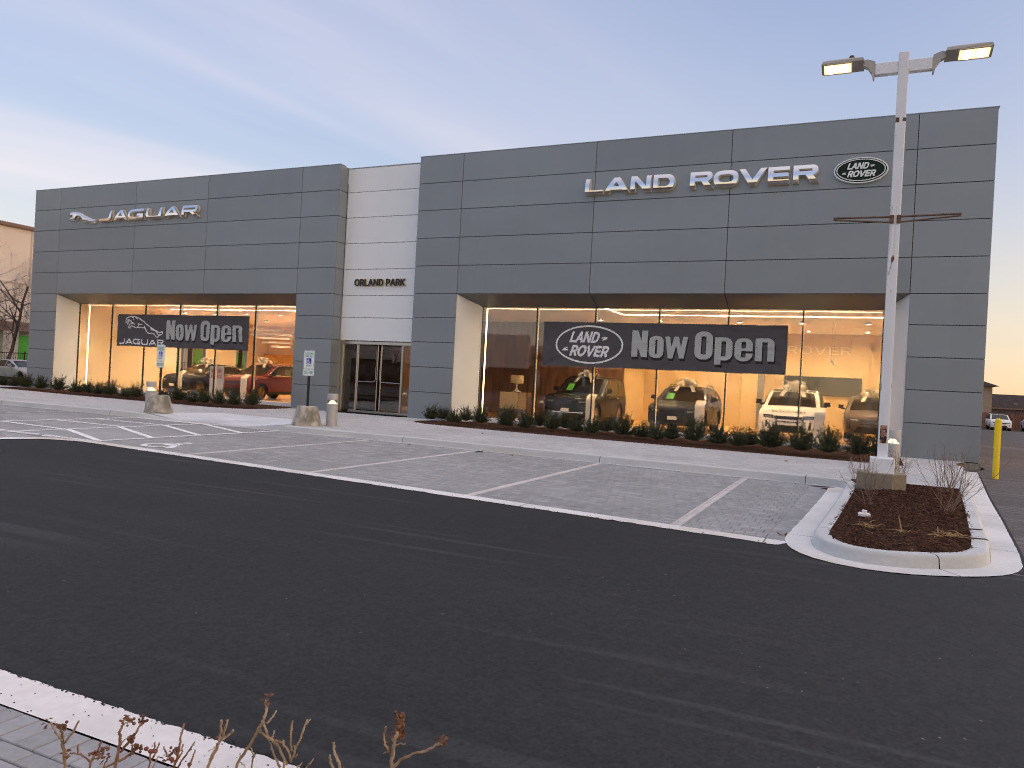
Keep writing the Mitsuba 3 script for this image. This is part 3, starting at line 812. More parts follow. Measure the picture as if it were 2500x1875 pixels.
pane('sidelight', 15.76, 16.38, YD, 0.24, 2.74)
pane('sidelight', 18.46, 19.14, YD, 0.24, 2.74)
for s, (x0, x1) in ((1, (16.43, 17.36)), (-1, (17.48, 18.41))):
    d = pane('door', x0 + .03, x1 - .03, YD, 0.28, 2.70)
    for q in (cbox(x0, x0 + .035, YD - .025, YD + .025, 0.25, 2.73, .004), cbox(x1 - .035, x1, YD - .025, YD + .025, 0.25, 2.73, .004)):
        put(d, 'stile', q, 'steel_satin')
    xe = x1 - 0.03 if s > 0 else x0 + 0.03
    xo = x0 + 0.06 if s > 0 else x1 - 0.06
    bar = [[xe, YD - .09, 2.66], [xe, YD - .09, 1.50]]
    for a in np.linspace(0, math.pi / 2, 7)[1:]: bar.append([xe - s * 0.13 * (1 - math.cos(a)), YD - .09, 1.48 - 0.14 * math.sin(a)])
    bar.append([xo, YD - .09, 1.335])
    put(d, 'handle', cat([tube(bar, 0.014, 8), tube([[xo, YD - .09, 1.335], [xo, YD, 1.335]], 0.018, 8), tube([[xe, YD - .09, 1.72], [xe, YD, 1.72]], 0.014, 8)]), 'steel_satin', smooth=40)
num = meshkit.text_mesh('8301', 0.17, 0.004, True)
num.apply_translation([15.83, 2.52, 0])
put(B, 'house_number', facade(num, YD - 0.012), 'print_black')
mat_mesh = cbox(15.7, 18.95, -0.25, 0.55, 0.15, 0.165, 0.004)
# the body of the building: walls, roof, interior
DEEP = 24.0
put(B, 'rear_wall', box(-2.1, 36.74, DEEP - .3, DEEP, -0.6, 9.3), 'stucco_tan')
put(B, 'side_wall', box(36.45, 36.755, 0.03, DEEP, -0.6, 9.44), 'stucco_beige')
# the left side wall has a large window through which the neighbour shows
WIN = ((8.35, 10.5), (12.9, 13.9))
ys = [0.03, WIN[0][0], WIN[0][1], WIN[1][0], WIN[1][1], DEEP - .3]
for k, (a, b) in enumerate(zip(ys, ys[1:])):
    zz = ((-0.6, 9.44),) if k % 2 == 0 else ((-0.6, 0.15), (3.3, 9.44))
    for z0, z1 in zz:
        put(B, 'side_wall', box(-2.11, -1.9, a, b, z0, z1), 'panel_grey')
        put(B, 'wall_lining', box(-1.9, -1.85, max(a, 1.1), b, max(z0, .15), min(z1, 4.43)), 'wall_cream') if z1 > .2 else None
for a, b in WIN:
    put(B, 'window_pane', tm([[-1.98, a, .15], [-1.98, b, .15], [-1.98, b, 3.3], [-1.98, a, 3.3]], [[0, 1, 2], [0, 2, 3]]), 'glass_pane')
    put(B, 'mullion', box(-2.03, -1.93, (a + b) / 2 - .12, (a + b) / 2 + .12, .15, 3.3), 'mullion_dark')
put(B, 'roof', box(-2.05, 36.7, 0.6, DEEP, 8.7, 8.9), 'trim_brown')
put(B, 'floor', box(-1.85, 36.45, 1.13, DEEP - .3, 0.0, 0.15), 'floor_wood')
put(B, 'floor', box(15.7, 19.1, 0.68, 1.13, 0.0, 0.148), 'floor_wood')
put(B, 'footing', cat([box(34.96, 36.78, -0.02, 0.012, -0.15, 0.13), box(36.45, 36.80, 0.012, DEEP, -0.6, 0.10)]), 'concrete_cone')
CZ = 4.43
put(B, 'ceiling', box(-1.85, 36.45, 1.1, DEEP - .3, CZ, CZ + 0.1), 'ceiling_paint')
# back walls: seamed warm panels
def back_wall(x0, x1, y, z0, z1, n, matname):
    for k in range(n):
        a, b = x0 + (x1 - x0) * k / n, x0 + (x1 - x0) * (k + 1) / n
        for c, d in ((z0, z0 + 1.7), (z0 + 1.7, z1)):
            put(B, 'wall_panel', cbox(a + .004, b - .004, y, y + .05, c + .003, d - .003, .003), matname)


back_wall(24.4, 36.4, 12.6, 0.15, CZ, 8, 'wall_warm')
back_wall(-1.8, 12.2, 15.6, 0.15, CZ, 9, 'wall_warm')
put(B, 'partition', box(16.0, 24.4, 9.0, 9.15, 0.15, CZ), 'wall_walnut')  # added wall; its dark brown paints in a reflection on the glass
put(B, 'partition', box(24.3, 24.42, 9.15, 12.6, 0.15, CZ), 'wall_warm')
put(B, 'partition', box(15.72, 15.82, 0.7, 4.7, 0.15, CZ), 'wall_dark')
put(B, 'partition', box(19.0, 19.1, 0.7, 4.7, 0.15, CZ), 'wall_walnut')
put(B, 'partition', box(12.2, 12.35, 9.0, 15.65, 0.15, CZ), 'wall_cream')
put(B, 'column', box(29.74, 30.0, 11.6, 11.9, 0.15, CZ), 'fabric_grey')
put(B, 'column', box(36.0, 36.4, 1.2, 1.6, 0.15, CZ), 'wall_cream')
for k, (x0, x1) in enumerate(((-0.95, 1.75), (-0.95, 2.5), (-0.3, 2.5), (0.2, 2.5), (0.9, 2.5))):
    put(B, 'wall_louver', cbox(x0, x1, 12.9, 13.05, 3.95 - 0.25 * k, 4.07 - 0.25 * k, .01), 'satin_white')
put(B, 'feature_wall', box(-1.8, 4.5, 15.3, 15.55, 0.15, 2.6), 'amber_panel')
# raised letters on the right back wall
for t, x in (('LAND', 27.6), ('ROVER', 30.75)):
    m = meshkit.text_mesh(t, 0.34, 0.03); m.vertices[:, 0] *= 1.75; m.apply_translation([x, 3.55, 0])
    put(B, 'wall_lettering', facade(m, 12.598), 'wall_cream')
# lamps: warm cove strips along heads, jambs and a ceiling loop, and unseen downlights, the front row added to light the cars
WARM = np.array([1.0, 0.73, 0.40])


def strip_light(x0, x1, y0, y1, z0, z1, k, part='light_strip'):
    key = uniq(f'{B}__{part}'); scene[key] = glow(box(x0, x1, y0, y1, z0, z1), WARM * k)


LS = 0.62
DL = 2.4
strip_light(21.5, 34.3, 1.24, 1.26, 4.203, 4.215, LS * .28)
strip_light(21.52, 21.56, 1.16, 1.20, 0.34, 4.2, LS * .22)
strip_light(0.40, 0.44, 1.16, 1.20, 0.34, 4.2, LS * .22)
strip_light(0.2, 13.3, 1.24, 1.26, 4.203, 4.215, LS * .28)
for x0, x1, y0, y1 in ((25.45, 35.6, 4.9, 4.93), (25.45, 25.48, 2.2, 4.9), (25.45, 35.6, 2.2, 2.23)):
    strip_light(x0, x1, y0, y1, CZ - .025, CZ - .003, LS * .5, 'ceiling_loop')
for x0, x1, y0, y1 in ((1.5, 11.6, 4.9, 4.93), (11.57, 11.6, 2.2, 4.9), (1.5, 11.6, 2.2, 2.23)):
    strip_light(x0, x1, y0, y1, CZ - .025, CZ - .003, LS * .5, 'ceiling_loop')
for x in (0.2, 2.4, 4.6, 6.8, 9.0, 11.2, 23.9, 26.4, 29.5, 31.75, 34.0):
    for y in (2.2, 7.0, 10.8):  # nearest row is added, unseen behind the window head, to light the car fronts
        key = uniq(f'{B}__unseen_downlight')
        scene[key] = glow(lathe([(0, 0), (0.075, 0), (0.075, 0.004), (0, 0.004)], 14, (x, y, CZ - .006)), WARM * LS * 62 * DL)
        put(key, 'trim', lathe([(0.085, -.04), (0.10, -.04), (0.10, 0), (0.085, 0), (0.085, -.04)], 18, (x, y, CZ - .001)), 'car_trim')  # dark ring added to hide the bright disc from low views

# things in the showrooms
dm = thing('door_mat', 'dark entrance mat lying before the glass doors', 'mat'); put(dm, None, mat_mesh, 'backing_black')


def info_stand(x, y, label):
    t = thing('info_stand', label, 'display stand', 'pale info stands by the display cars')
    p = [(0, 0), (0.04, 0), (0.045, 1.02), (0.20, 1.14), (0.33, 1.18), (0.335, 1.20), (0.2, 1.165), (0.03, 1.05), (0.0, 0.98)]
    g = Polygon([(0, 0), (0.05, 0), (0.055, 1.0), (0.30, 1.165), (0.29, 1.19), (0.02, 1.05), (0.0, 0.98)])
    m = ext(g, 0.31)   # x = depth, y = height
    v = np.asarray(m.vertices)
    m = tm(np.column_stack([x - 0.155 + v[:, 2], y + v[:, 0], 0.15 + v[:, 1]]), m.faces[:, ::1])
    m.fix_normals()
    put(t, 'body', m, 'stand_white')
    put(t, 'foot', cbox(x - .2, x + .2, y - 0.02, y + .34, 0.15, 0.165, .004), 'steel_satin')


info_stand(25.25, 2.2, 'pale info stand beside the black boxy display car')
info_stand(29.05, 2.2, 'pale info stand beside the dark blue display car')
info_stand(32.75, 1.95, 'pale info stand in front of the white display car')
info_stand(5.55, 2.0, 'pale info stand beside the dark display car with the low roof')
info_stand(9.42, 2.0, 'pale info stand in front of the red display car')

c = thing('sideboard', 'low beige and brown cabinet under the table lamp', 'cabinet')
put(c, 'carcass', cbox(20.1, 21.35, 5.6, 6.1, 0.15, 1.22, .01), 'wall_walnut')
put(c, 'door', cbox(20.12, 20.95, 5.58, 5.6, 0.5, 1.2, .004), 'lamp_shade'); put(c, 'door', cbox(20.97, 21.33, 5.58, 5.6, 0.5, 1.2, .004), 'wall_warm')
l = thing('table_lamp', 'table lamp with drum shade standing on the cabinet', 'lamp')
put(l, 'base', lathe([(0, 0), (0.2, 0), (0.19, .015), (.09, .06), (.035, .16), (.025, .4), (0, .4)], 24, (20.75, 5.85, 1.22)), 'satin_white', smooth=40)
put(l, 'shade', lathe([(.27, .36), (.275, .36), (.275, .70), (.27, .70), (.27, .36)], 28, (20.75, 5.85, 1.22)), 'lamp_shade', smooth=40)
d = thing('sales_desk', 'white sales desk behind the dark blue display car', 'desk')
put(d, 'top', cbox(25.6, 27.6, 9.6, 10.4, .86, .9, .01), 'satin_white')
for x in (25.7, 27.45): put(d, 'leg', cbox(x, x + .06, 9.7, 10.3, .15, .86, .005), 'steel_satin')
m_ = thing('monitor', 'dark computer monitor on the sales desk', 'monitor')
put(m_, 'screen', cbox(26.0, 26.95, 9.9, 9.94, 1.1, 1.62, .006), 'screen_dark'); put(m_, 'stand', cbox(26.4, 26.5, 9.9, 10.05, .9, 1.2, .006), 'car_trim')
def desk_chair(x, y, deg, label):
    t = thing('desk_chair', label, 'chair', 'office chairs at the sales desk'); M = rotz(deg, (x, y, 0.15))
    for part, m, mt in (('seat', cbox(-.25, .25, -.24, .24, .44, .52, .03), 'fabric_grey'), ('backrest', cbox(-.23, .23, .20, .26, .58, 1.12, .03), 'car_trim'), ('column', lathe([(0, .1), (.03, .1), (.03, .45), (0, .45)], 12), 'steel_satin'), ('base', cat([cbox(-.3, .3, -.02, .02, .05, .09, .005), cbox(-.02, .02, -.3, .3, .05, .09, .005)]), 'car_trim')):
        put(t, part, moved(m, M), mt)


desk_chair(26.4, 8.9, 170, 'office chair left of the dark blue car before the sales desk')
desk_chair(26.3, 11.0, 10, 'dark office chair behind the sales desk')
w = thing('wall_screen', 'wide dark wall screen behind the white display car', 'screen')
put(w, None, cbox(30.75, 33.9, 12.5, 12.56, 1.75, 2.57, .01), 'screen_dark')
for k, (x, y) in enumerate(((29.6, 6.4), (31.6, 6.4))):
    p = thing('pendant_light', ('slim pendant bar hanging left of the white car bow', 'slim pendant bar hanging above the white car bow')[k], 'lamp', 'slim pendant bars in the right showroom')
    put(p, 'bar', cbox(x + 1.2, x + 1.26, y, y + 3.4, 3.0, 3.07, .008), 'satin_white')
    put(p, 'cable', cat([tube([[x + 1.23, yy, 3.05], [x + 1.23, yy, CZ]], 0.003, 4) for yy in (y + .3, y + 3.1)]), 'mullion_dark')
# a printed board facing the showroom, read from behind through the glass
pb = thing('promo_board', 'white floor board with red mirrored lettering beside the red car', 'sign')
put(pb, 'board', cbox(7.75, 8.55, 1.70, 1.73, 0.3, 1.62, .006), 'poster_white')
put(pb, 'foot', cbox(7.85, 8.45, 1.55, 1.9, 0.15, 0.19, .006), 'car_trim')
for t, z, h in (('NOW', 1.33, 0.16), ('OPEN', 1.1, 0.15)):
    m = meshkit.text_mesh(t, h, 0.004, True); wd = m.bounds[1][0]; m.vertices[:, 0] = 0.62 - m.vertices[:, 0] * 0.62 / wd
    m.faces = m.faces[:, ::-1]; m.apply_translation([7.84, z, 0])
    put(pb, 'lettering', facade(m, 1.697), 'poster_red')
s = thing('service_counter', 'amber fronted counter at the far left of the left showroom', 'counter')
put(s, 'front', cbox(-1.2, 3.4, 10.4, 10.5, 0.15, 1.05, .01), 'amber_panel'); put(s, 'top', cbox(-1.25, 3.45, 10.35, 11.1, 1.05, 1.1, .01), 'satin_white')
# ------------------------------------------------------------------ lettering and banners
def stroke(pts, s, cap=2, join=2): return LineString(pts).buffer(s / 2, cap_style=cap, join_style=join, mitre_limit=8)


def arc(cx, cy, rx, ry, a0, a1, n=14):
    return [(cx + rx * math.cos(math.radians(a)), cy + ry * math.sin(math.radians(a))) for a in np.linspace(a0, a1, n)]


def sup(w, h, n=2.7, k=48, inset=0.0):
    out = []
    for a in np.linspace(0, 2 * math.pi, k, endpoint=False):
        c, s_ = math.cos(a), math.sin(a)
        out.append((w / 2 + (w / 2 - inset) * math.copysign(abs(c) ** (2 / n), c), h / 2 + (h / 2 - inset) * math.copysign(abs(s_) ** (2 / n), s_)))
    return Polygon(out)


def rrect(x0, x1, y0, y1, r, corners='abcd'):
    """rectangle with rounded corners; a top left, b top right, c bottom right, d bottom left"""
    r = min(r, (x1 - x0) / 2, (y1 - y0) / 2); p = []
    for k, (cx, cy, a0) in dict(d=(x0 + r, y0 + r, 180), c=(x1 - r, y0 + r, 270), b=(x1 - r, y1 - r, 0), a=(x0 + r, y1 - r, 90)).items():
        if k in corners: p += arc(cx, cy, r, r, a0, a0 + 90, 9)
        else: p.append({'d': (x0, y0), 'c': (x1, y0), 'b': (x1, y1), 'a': (x0, y1)}[k])
    return Polygon(p)


def glyph(ch, w, h, s):
    """wide sans capitals, stroke s, in the box w by h"""
    a = s / 2; bx = sbox(0, 0, w, h)
    if ch == 'L': g = unary_union([sbox(0, 0, s, h), sbox(0, 0, w, s * .82)])
    elif ch == 'E': g = unary_union([sbox(0, 0, s, h), sbox(0, 0, w, s * .8), sbox(0, h - s * .8, w, h), sbox(0, h / 2 - s * .38, w * .96, h / 2 + s * .38)])
    elif ch == 'N': g = unary_union([sbox(0, 0, s, h), sbox(w - s, 0, w, h), Polygon([(0, h), (s * 1.25, h), (w, 0), (w - s * 1.25, 0)])])
    elif ch == 'V': g = Polygon([(0, h), (s * 1.15, h), (w / 2, s * 1.05), (w - s * 1.15, h), (w, h), (w / 2 + s * .55, 0), (w / 2 - s * .55, 0)])
    elif ch == 'A': g = unary_union([Polygon([(0, 0), (s * 1.15, 0), (w / 2, h - s * 1.05), (w - s * 1.15, 0), (w, 0), (w / 2 + s * .6, h), (w / 2 - s * .6, h)]), Polygon([(w * .22, h * .2), (w * .78, h * .2), (w * .71, h * .2 + s * .75), (w * .29, h * .2 + s * .75)])])
    elif ch == 'D':
        o = rrect(0, w, 0, h, h * .46, 'bc'); g = o.difference(rrect(s, w - s, s * .82, h - s * .82, h * .3, 'bc'))
    elif ch == 'O': g = sup(w, h).difference(sup(w, h, 2.7, 48, s * .9))
    elif ch == 'R':
        hh = h * .40; o = rrect(0, w * .97, hh, h, (h - hh) * .48, 'bc')
        g = unary_union([o.difference(rrect(s, w * .97 - s, hh + s * .78, h - s * .8, (h - hh) * .3, 'bc')), sbox(0, 0, s, h), Polygon([(w * .42, hh + s * .4), (w * .42 + s * 1.35, hh + s * .4), (w, 0), (w - s * 1.35, 0)])])
    elif ch == 'G':
        g = sup(w, h, 3).difference(sup(w, h, 3, 48, s * .9)).difference(sbox(w - s * 1.6, h * .34, w + 1, h * .80))
        g = unary_union([g, sbox(w - s, 0.06 * h, w, h * .44), sbox(w * .60, h * .34, w, h * .34 + s * .72), sbox(w * .5, h - s * .78, w, h), sbox(w * .5, 0, w, s * .78)])
    elif ch == 'U': g = rrect(0, w, 0, h, h * .42, 'cd').difference(rrect(s, w - s, s * .85, h + 1, h * .28, 'cd'))
    elif ch == 'J':
        pts = [(w - a, h)] + arc(w - a - h * .42, h * .42 + a * .2, h * .42, h * .42 - a, 0, -90, 10) + [(w * .3, a * .9), (0, a * .9)]
        g = stroke(pts, s * .95)
    else: g = bx
    return g.buffer(0)


def chrome_letters(t, spec, z0, h, s, shear=0.0):
    """chrome-faced letters on cream acrylic bodies; spec: (character, x0, x1)"""
    for ch, x0, x1 in spec:
        g = glyph(ch, x1 - x0, h, s)
        if shear: g = affinity.affine_transform(g, [1, shear, 0, 1, 0, 0])
        g = affinity.translate(g, x0, z0)
        def fn(a, b, c):
            k = ((b - z0) / h * 2 - 1 + 0.3) / 1.3
            return np.column_stack([a, -0.105 - np.where(c > .01, 0.03 + 0.075 * (1 - k * k), 0), b])
        k = put(t, 'letter', patch(g, 0.02, 0.035, fn), 'chrome', smooth=35)
        put(k, 'return', facade(ext(g.buffer(0.012), 0.075), -0.03), 'cream_acrylic')


t = thing('fascia_lettering', 'wide chrome LAND ROVER lettering on the right dark fascia', 'sign lettering')
chrome_letters(t, [('L', 25.5, 26.1), ('A', 26.12, 26.96), ('N', 27.0, 27.64), ('D', 27.72, 28.38), ('R', 28.85, 29.53), ('O', 29.55, 30.26), ('V', 30.28, 31.06), ('E', 31.1, 31.68), ('R', 31.79, 32.47)], 7.75, 0.5, 0.145)
t = thing('fascia_lettering', 'chrome JAGUAR lettering on the left dark fascia', 'sign lettering')
chrome_letters(t, [('J', 2.6, 3.38), ('A', 3.52, 4.42), ('G', 4.46, 5.38), ('U', 5.56, 6.48), ('A', 6.62, 7.56), ('R', 7.68, 8.58)], 7.79, 0.47, 0.125)

CAT = [(135, 232), (150, 222), (178, 219), (205, 222), (240, 229), (280, 241), (318, 262), (350, 285), (380, 303), (420, 322), (455, 343), (478, 356), (492, 350), (500, 357), (508, 362), (522, 360), (516, 376), (505, 385), (512, 398), (490, 402), (460, 397), (435, 392), (402, 374), (372, 371), (345, 366), (322, 340), (302, 312), (280, 302), (258, 303), (238, 318), (222, 338), (200, 340), (205, 326), (186, 330), (164, 329), (143, 322), (135, 306), (148, 293), (176, 290), (188, 284), (168, 280), (146, 275), (134, 264), (142, 257), (132, 248)]
# traced in the plane of the fascia
cx = [(p[0] - 135) / (522 - 135) * 1.78 + 0.5 for p in CAT]
cat_poly = Polygon([(x, 8.30 - (p[1] - 222) / 180 * 0.62 + (x - 0.5) * 0.045) for x, p in zip(cx, CAT)]).buffer(0.012).buffer(-0.004)
t = thing('leaping_cat_emblem', 'chrome leaping cat emblem left of the chrome lettering', 'emblem')


def catfn(a, b, c):
    d = np.array([cat_poly.exterior.distance(Point(x, y)) for x, y in zip(a, b)])
    return np.column_stack([a, -0.09 - np.where(c > .01, 0.02 + 0.9 * np.minimum(d, 0.12) * (1 - np.minimum(d, .12) / .24), 0), b])


put(t, 'body', patch(cat_poly, 0.02, 0.03, catfn), 'chrome', smooth=45)
put(t, 'return', facade(ext(cat_poly.buffer(0.01), 0.07), -0.02), 'cream_acrylic')


def poly_text(text, h, bold=True):
    m = meshkit.text_mesh(text, h, 0.01, bold); v, f = np.asarray(m.vertices), np.asarray(m.faces)
    top = [Polygon(v[q][:, :2]) for q in f if (v[q][:, 2] > 0.009).all()]
    return unary_union([q.buffer(0.0004 * h * 10) for q in top if q.area > 0])


def oval_letters(w, h):
    """the two slanted lines of the oval badge, centred on the origin, w wide and h tall overall"""
    def slant(text, x0, x1, y0, hh):
        g = poly_text(text, hh).buffer(0.03 * hh); b = g.bounds
        g = affinity.translate(g, -b[0], -b[1]); g = affinity.scale(g, (x1 - x0 - hh * .3) / (b[2] - b[0]), hh / (b[3] - b[1]), origin=(0, 0))
        return affinity.translate(affinity.affine_transform(g, [1, .3, 0, 1, 0, 0]), x0, y0)
    up = slant('LAND', -w * .30, w * .22, h * .04, h * .29)
    lo = slant('ROVER', -w * .29, w * .38, -h * .31, h * .29)
    m1 = Polygon([(w * .235, h * .20), (w * .33, h * .20), (w * .315, h * .15), (w * .24, h * .105), (w * .24, h * .13), (w * .28, h * .16), (w * .23, h * .16)])
    m2 = affinity.translate(affinity.rotate(m1, 180, origin=(w * .28, h * .15)), -w * .64, -h * .27)
    return unary_union([up, lo, m1, m2]).buffer(0)


def ellipse(cx_, cz_, a, b): return affinity.translate(affinity.scale(Point(0, 0).buffer(1, 40), a, b), cx_, cz_)


t = thing('oval_badge', 'dark green oval badge with silver letters at the right end of the fascia', 'emblem')
put(t, 'rim', facade(ext(ellipse(33.55, 8.01, .69, .36), 0.10), -0.03), 'badge_silver')
put(t, 'field', facade(ext(ellipse(33.55, 8.01, .655, .33), 0.012), -0.131), 'badge_green')
put(t, 'ring', facade(ext(ellipse(33.55, 8.01, .625, .305).difference(ellipse(33.55, 8.01, .60, .285)), 0.012), -0.142), 'badge_silver')
put(t, 'lettering', facade(ext(affinity.translate(oval_letters(1.12, .62), 33.53, 8.01), 0.012), -0.143), 'badge_silver')

t = thing('bay_lettering', 'dark ORLAND PARK letters standing off the white entrance panels', 'sign lettering')
x = 0
tp = poly_text('ORLAND PARK', 0.24); b = tp.bounds; tp = affinity.translate(affinity.scale(tp, 2.25 / (b[2] - b[0]), 1, origin=(b[0], 0)), 16.24 - b[0], 4.945)
for p in polys(tp):
    k = put(t, 'letter', facade(ext(p, 0.03), 0.41), 'black_satin')
    put(k, 'halo_back', facade(ext(p.buffer(0.012), 0.045), 0.462), 'cream_acrylic')  # cream slab stands in for the glow behind the letters


# banners: cloth with wrinkles, print following the cloth
def banner(x0, x1, z0, z1, sag, key, label, seed, ties):
    W, H = x1 - x0, z1 - z0
    def disp(a, b):
        u, v = (a - x0) / W, (b - z0) / H
        w = meshkit.fbm(np.column_stack([a * 0.9, b * 2.2, 0 * a]), 4, seed) - .5
        fine = np.zeros_like(a)
        for tx, tz, r in ties:
            dx, dz = a - tx, b - tz; rr = np.hypot(dx, dz); th = np.arctan2(dz, dx)
            fine += np.exp(-rr / r) * np.sin(th * 6 + seed) * np.minimum(rr, .3) * 0.15
        top = np.exp(-(1 - v) / .06) * np.sin(a * 3.1 + seed) * 0.02
        crump = (meshkit.fbm(np.column_stack([a * 2.2, b * 11, 0 * a]), 3, seed + 4) - .5) * 0.055 * np.clip(meshkit.fbm(np.column_stack([a * .8, 0 * b, 0 * a]), 2, seed + 9) * 2.4 - .9, 0, 1)
        return 0.03 + 0.09 * w + fine + top + crump
    def edge(a, b):  # slight sag of the lower edge between the ties
        v = (b - z0) / H
        return b - sag * (1 - v) * np.abs(np.sin((a - x0) / 2.15 * math.pi)) * -0.6
    def mapper(off): return lambda a, b, c: np.column_stack([a, 0.955 - disp(a, b) - np.where(c > 0, c, 0) - off, edge(a, b)])
    t = thing(key, label, 'banner')
    put(t, 'cloth', patch(sbox(x0, z0, x1, z1), 0.004, 0.055, mapper(0.0)), 'banner_cloth', smooth=60)
    for tx, tz, r in ties:
        put(t, 'tie', cbox(tx - .02, tx + .02, 0.90, 0.99, tz - .02, tz + .02, .004), 'black_satin')
    return t, mapper


def impact(ch, w, H, xh, s):
    """heavy condensed letters of the banner print: cap height H, x height xh, stem s"""
    slot = lambda a, b, c, d, r=.03: rrect(a, b, c, d, r)
    if ch == 'N': return unary_union([sbox(0, 0, s, H), sbox(w - s, 0, w, H), Polygon([(0, H), (s * .95, H), (w, 0), (w - s * .95, 0)])])
    if ch == 'O': return rrect(0, w, -.01, H + .01, w * .42).difference(slot(s, w - s, H * .17, H * .83))
    if ch == 'o': return rrect(0, w, -.01, xh + .01, w * .42).difference(slot(s, w - s, xh * .17, xh * .83))
    if ch == 'w':
        q = w / 4; k = s * .78
        return unary_union([Polygon([(0, xh), (k, xh), (q + k * .55, 0), (q - k * .45, 0)]), Polygon([(2 * q - k * .45, xh), (2 * q + k * .45, xh), (q + k * .5, 0), (q - k * .4, 0)]), Polygon([(2 * q - k * .45, xh), (2 * q + k * .45, xh), (3 * q + k * .4, 0), (3 * q - k * .5, 0)]), Polygon([(w - k, xh), (w, xh), (3 * q + k * .45, 0), (3 * q - k * .55, 0)])])
    if ch == 'p': return unary_union([sbox(0, -.13 * H - .04, s, xh), rrect(0, w, -.01, xh + .01, w * .4, 'bc').difference(slot(s, w - s, xh * .16, xh * .84))])
    if ch == 'e':
        g = rrect(0, w, -.01, xh + .01, w * .42).difference(slot(s, w - s, xh * .55, xh * .84)).difference(slot(s, w - s, xh * .15, xh * .44))
        return g.difference(sbox(w - s - .01, xh * .33, w + 1, xh * .43))
    if ch == 'n': return unary_union([sbox(0, 0, s, xh), rrect(s * .3, w, 0, xh + .01, w * .35, 'b').difference(sbox(s, -1, w - s, xh * .84))])


def now_open(t, mapper, x0, x1, z0, H):
    spec = [('N', 0, .505), ('o', .555, 1.01), ('w', 1.05, 1.755), ('O', 1.96, 2.5), ('p', 2.56, 3.08), ('e', 3.14, 3.66), ('n', 3.73, 4.27)]
    k = (x1 - x0) / 4.27
    for ch, a, b in spec:
        g = affinity.translate(affinity.scale(impact(ch, b - a, H, H * .80, .195), k, 1, origin=(0, 0)), x0 + a * k, z0).buffer(0)
        put(t, 'print_shadow', patch(affinity.translate(g, .035, -.085).union(g.buffer(.014)), 0.0015, 0.06, mapper(0.009)), 'print_black')
        put(t, 'print_letter', patch(g, 0.0015, 0.06, mapper(0.016)), 'print_silver')


tiesR = [(23.95, 3.7, .25), (23.97, 2.3, .35), (31.72, 3.7, .2), (31.7, 2.3, .3), (25.8, 3.72, .2), (27.85, 2.27, .28), (29.98, 2.27, .3), (30.0, 3.72, .2)]
bR, mR = banner(23.88, 31.78, 2.25, 3.75, 0.03, 'window_banner', 'dark NOW OPEN banner with a white oval across the right showroom windows', 3, tiesR)
now_open(bR, mR, 27.0, 31.43, 2.64, .87)
el = ellipse(25.53, 3.0, 1.19, .645)
put(bR, 'print_oval', patch(el.difference(ellipse(25.53, 3.0, 1.135, .59)), 0.0015, 0.06, mR(0.010)), 'print_white')
put(bR, 'print_lettering', patch(affinity.translate(oval_letters(2.15, 1.32), 25.47, 3.0), 0.0015, 0.06, mR(0.010)), 'print_white')
tiesL = [(2.8, 3.72, .25), (2.8, 2.36, .35), (10.55, 3.72, .25), (10.55, 2.38, .35), (4.4, 3.73, .2), (6.6, 2.34, .3), (8.75, 2.33, .4), (8.75, 3.72, .3)]
bL, mL = banner(2.72, 10.62, 2.31, 3.77, 0.05, 'window_banner', 'wrinkled dark NOW OPEN banner with a leaping cat across the left showroom windows', 8, tiesL)
now_open(bL, mL, 5.87, 10.29, 2.66, .87)
# leaping cat in white lines
LC = [[(225, 205), (240, 165), (290, 146), (350, 146), (430, 172), (520, 232), (610, 310), (690, 362), (760, 402), (790, 388), (806, 396), (800, 424), (765, 440), (735, 428), (715, 395)],
      [(225, 205), (235, 235), (250, 225), (262, 258), (280, 225), (270, 200), (255, 200)], [(270, 190), (310, 215), (340, 245), (375, 268)], [(340, 245), (300, 258), (285, 290), (285, 320), (305, 322), (320, 290), (350, 296), (400, 322), (430, 318), (530, 322), (560, 372), (590, 405), (660, 408), (690, 425), (712, 465), (735, 470), (752, 445)],
      [(530, 300), (548, 345)], [(425, 255), (438, 285), (425, 312)], [(425, 255), (450, 268), (485, 272)], [(620, 325), (640, 355), (700, 370), (720, 395), (735, 430)], [(330, 150), (350, 190)], [(395, 165), (410, 190)]]


def lmap(p):
    u = (p[0] - 115) / (2143 - 115); s_ = 0.46 + 0.0
    x = 2.73 + 7.9 * ((p[0] - 115) / 2028 * (1 + 0.0) * 1.0); x = 3.22 + (p[0] - 225) / 580 * 2.43
    return (x, 3.67 - (p[1] - 145) / 325 * 0.98 + (x - 3.6) * 0.035)


lines_ = unary_union([LineString([lmap(p) for p in q]).simplify(0.001).buffer(0.021, cap_style=1, join_style=1) for q in LC])
put(bL, 'print_cat', patch(lines_, 0.0015, 0.08, mL(0.012)), 'print_white')
for ch, a, b in [('J', 0, .34), ('A', .38, .86), ('G', .88, 1.36), ('U', 1.42, 1.86), ('A', 1.90, 2.38), ('R', 2.42, 2.84)]:
    g = affinity.translate(glyph(ch, b - a, .25, .062), 2.9 + a, 2.39)
    put(bL, 'print_lettering', patch(g, 0.0015, 0.08, mL(0.012)), 'print_white')
# ------------------------------------------------------------------ cars
def lerp(x, pts): return np.interp(x, [p[0] for p in pts], [p[1] for p in pts])


class CarSpec:
    """side profile in metres: x = 0 at the front bumper, increasing backwards; z = 0 on the ground"""
    def __init__(s, **k): s.__dict__.update(k)


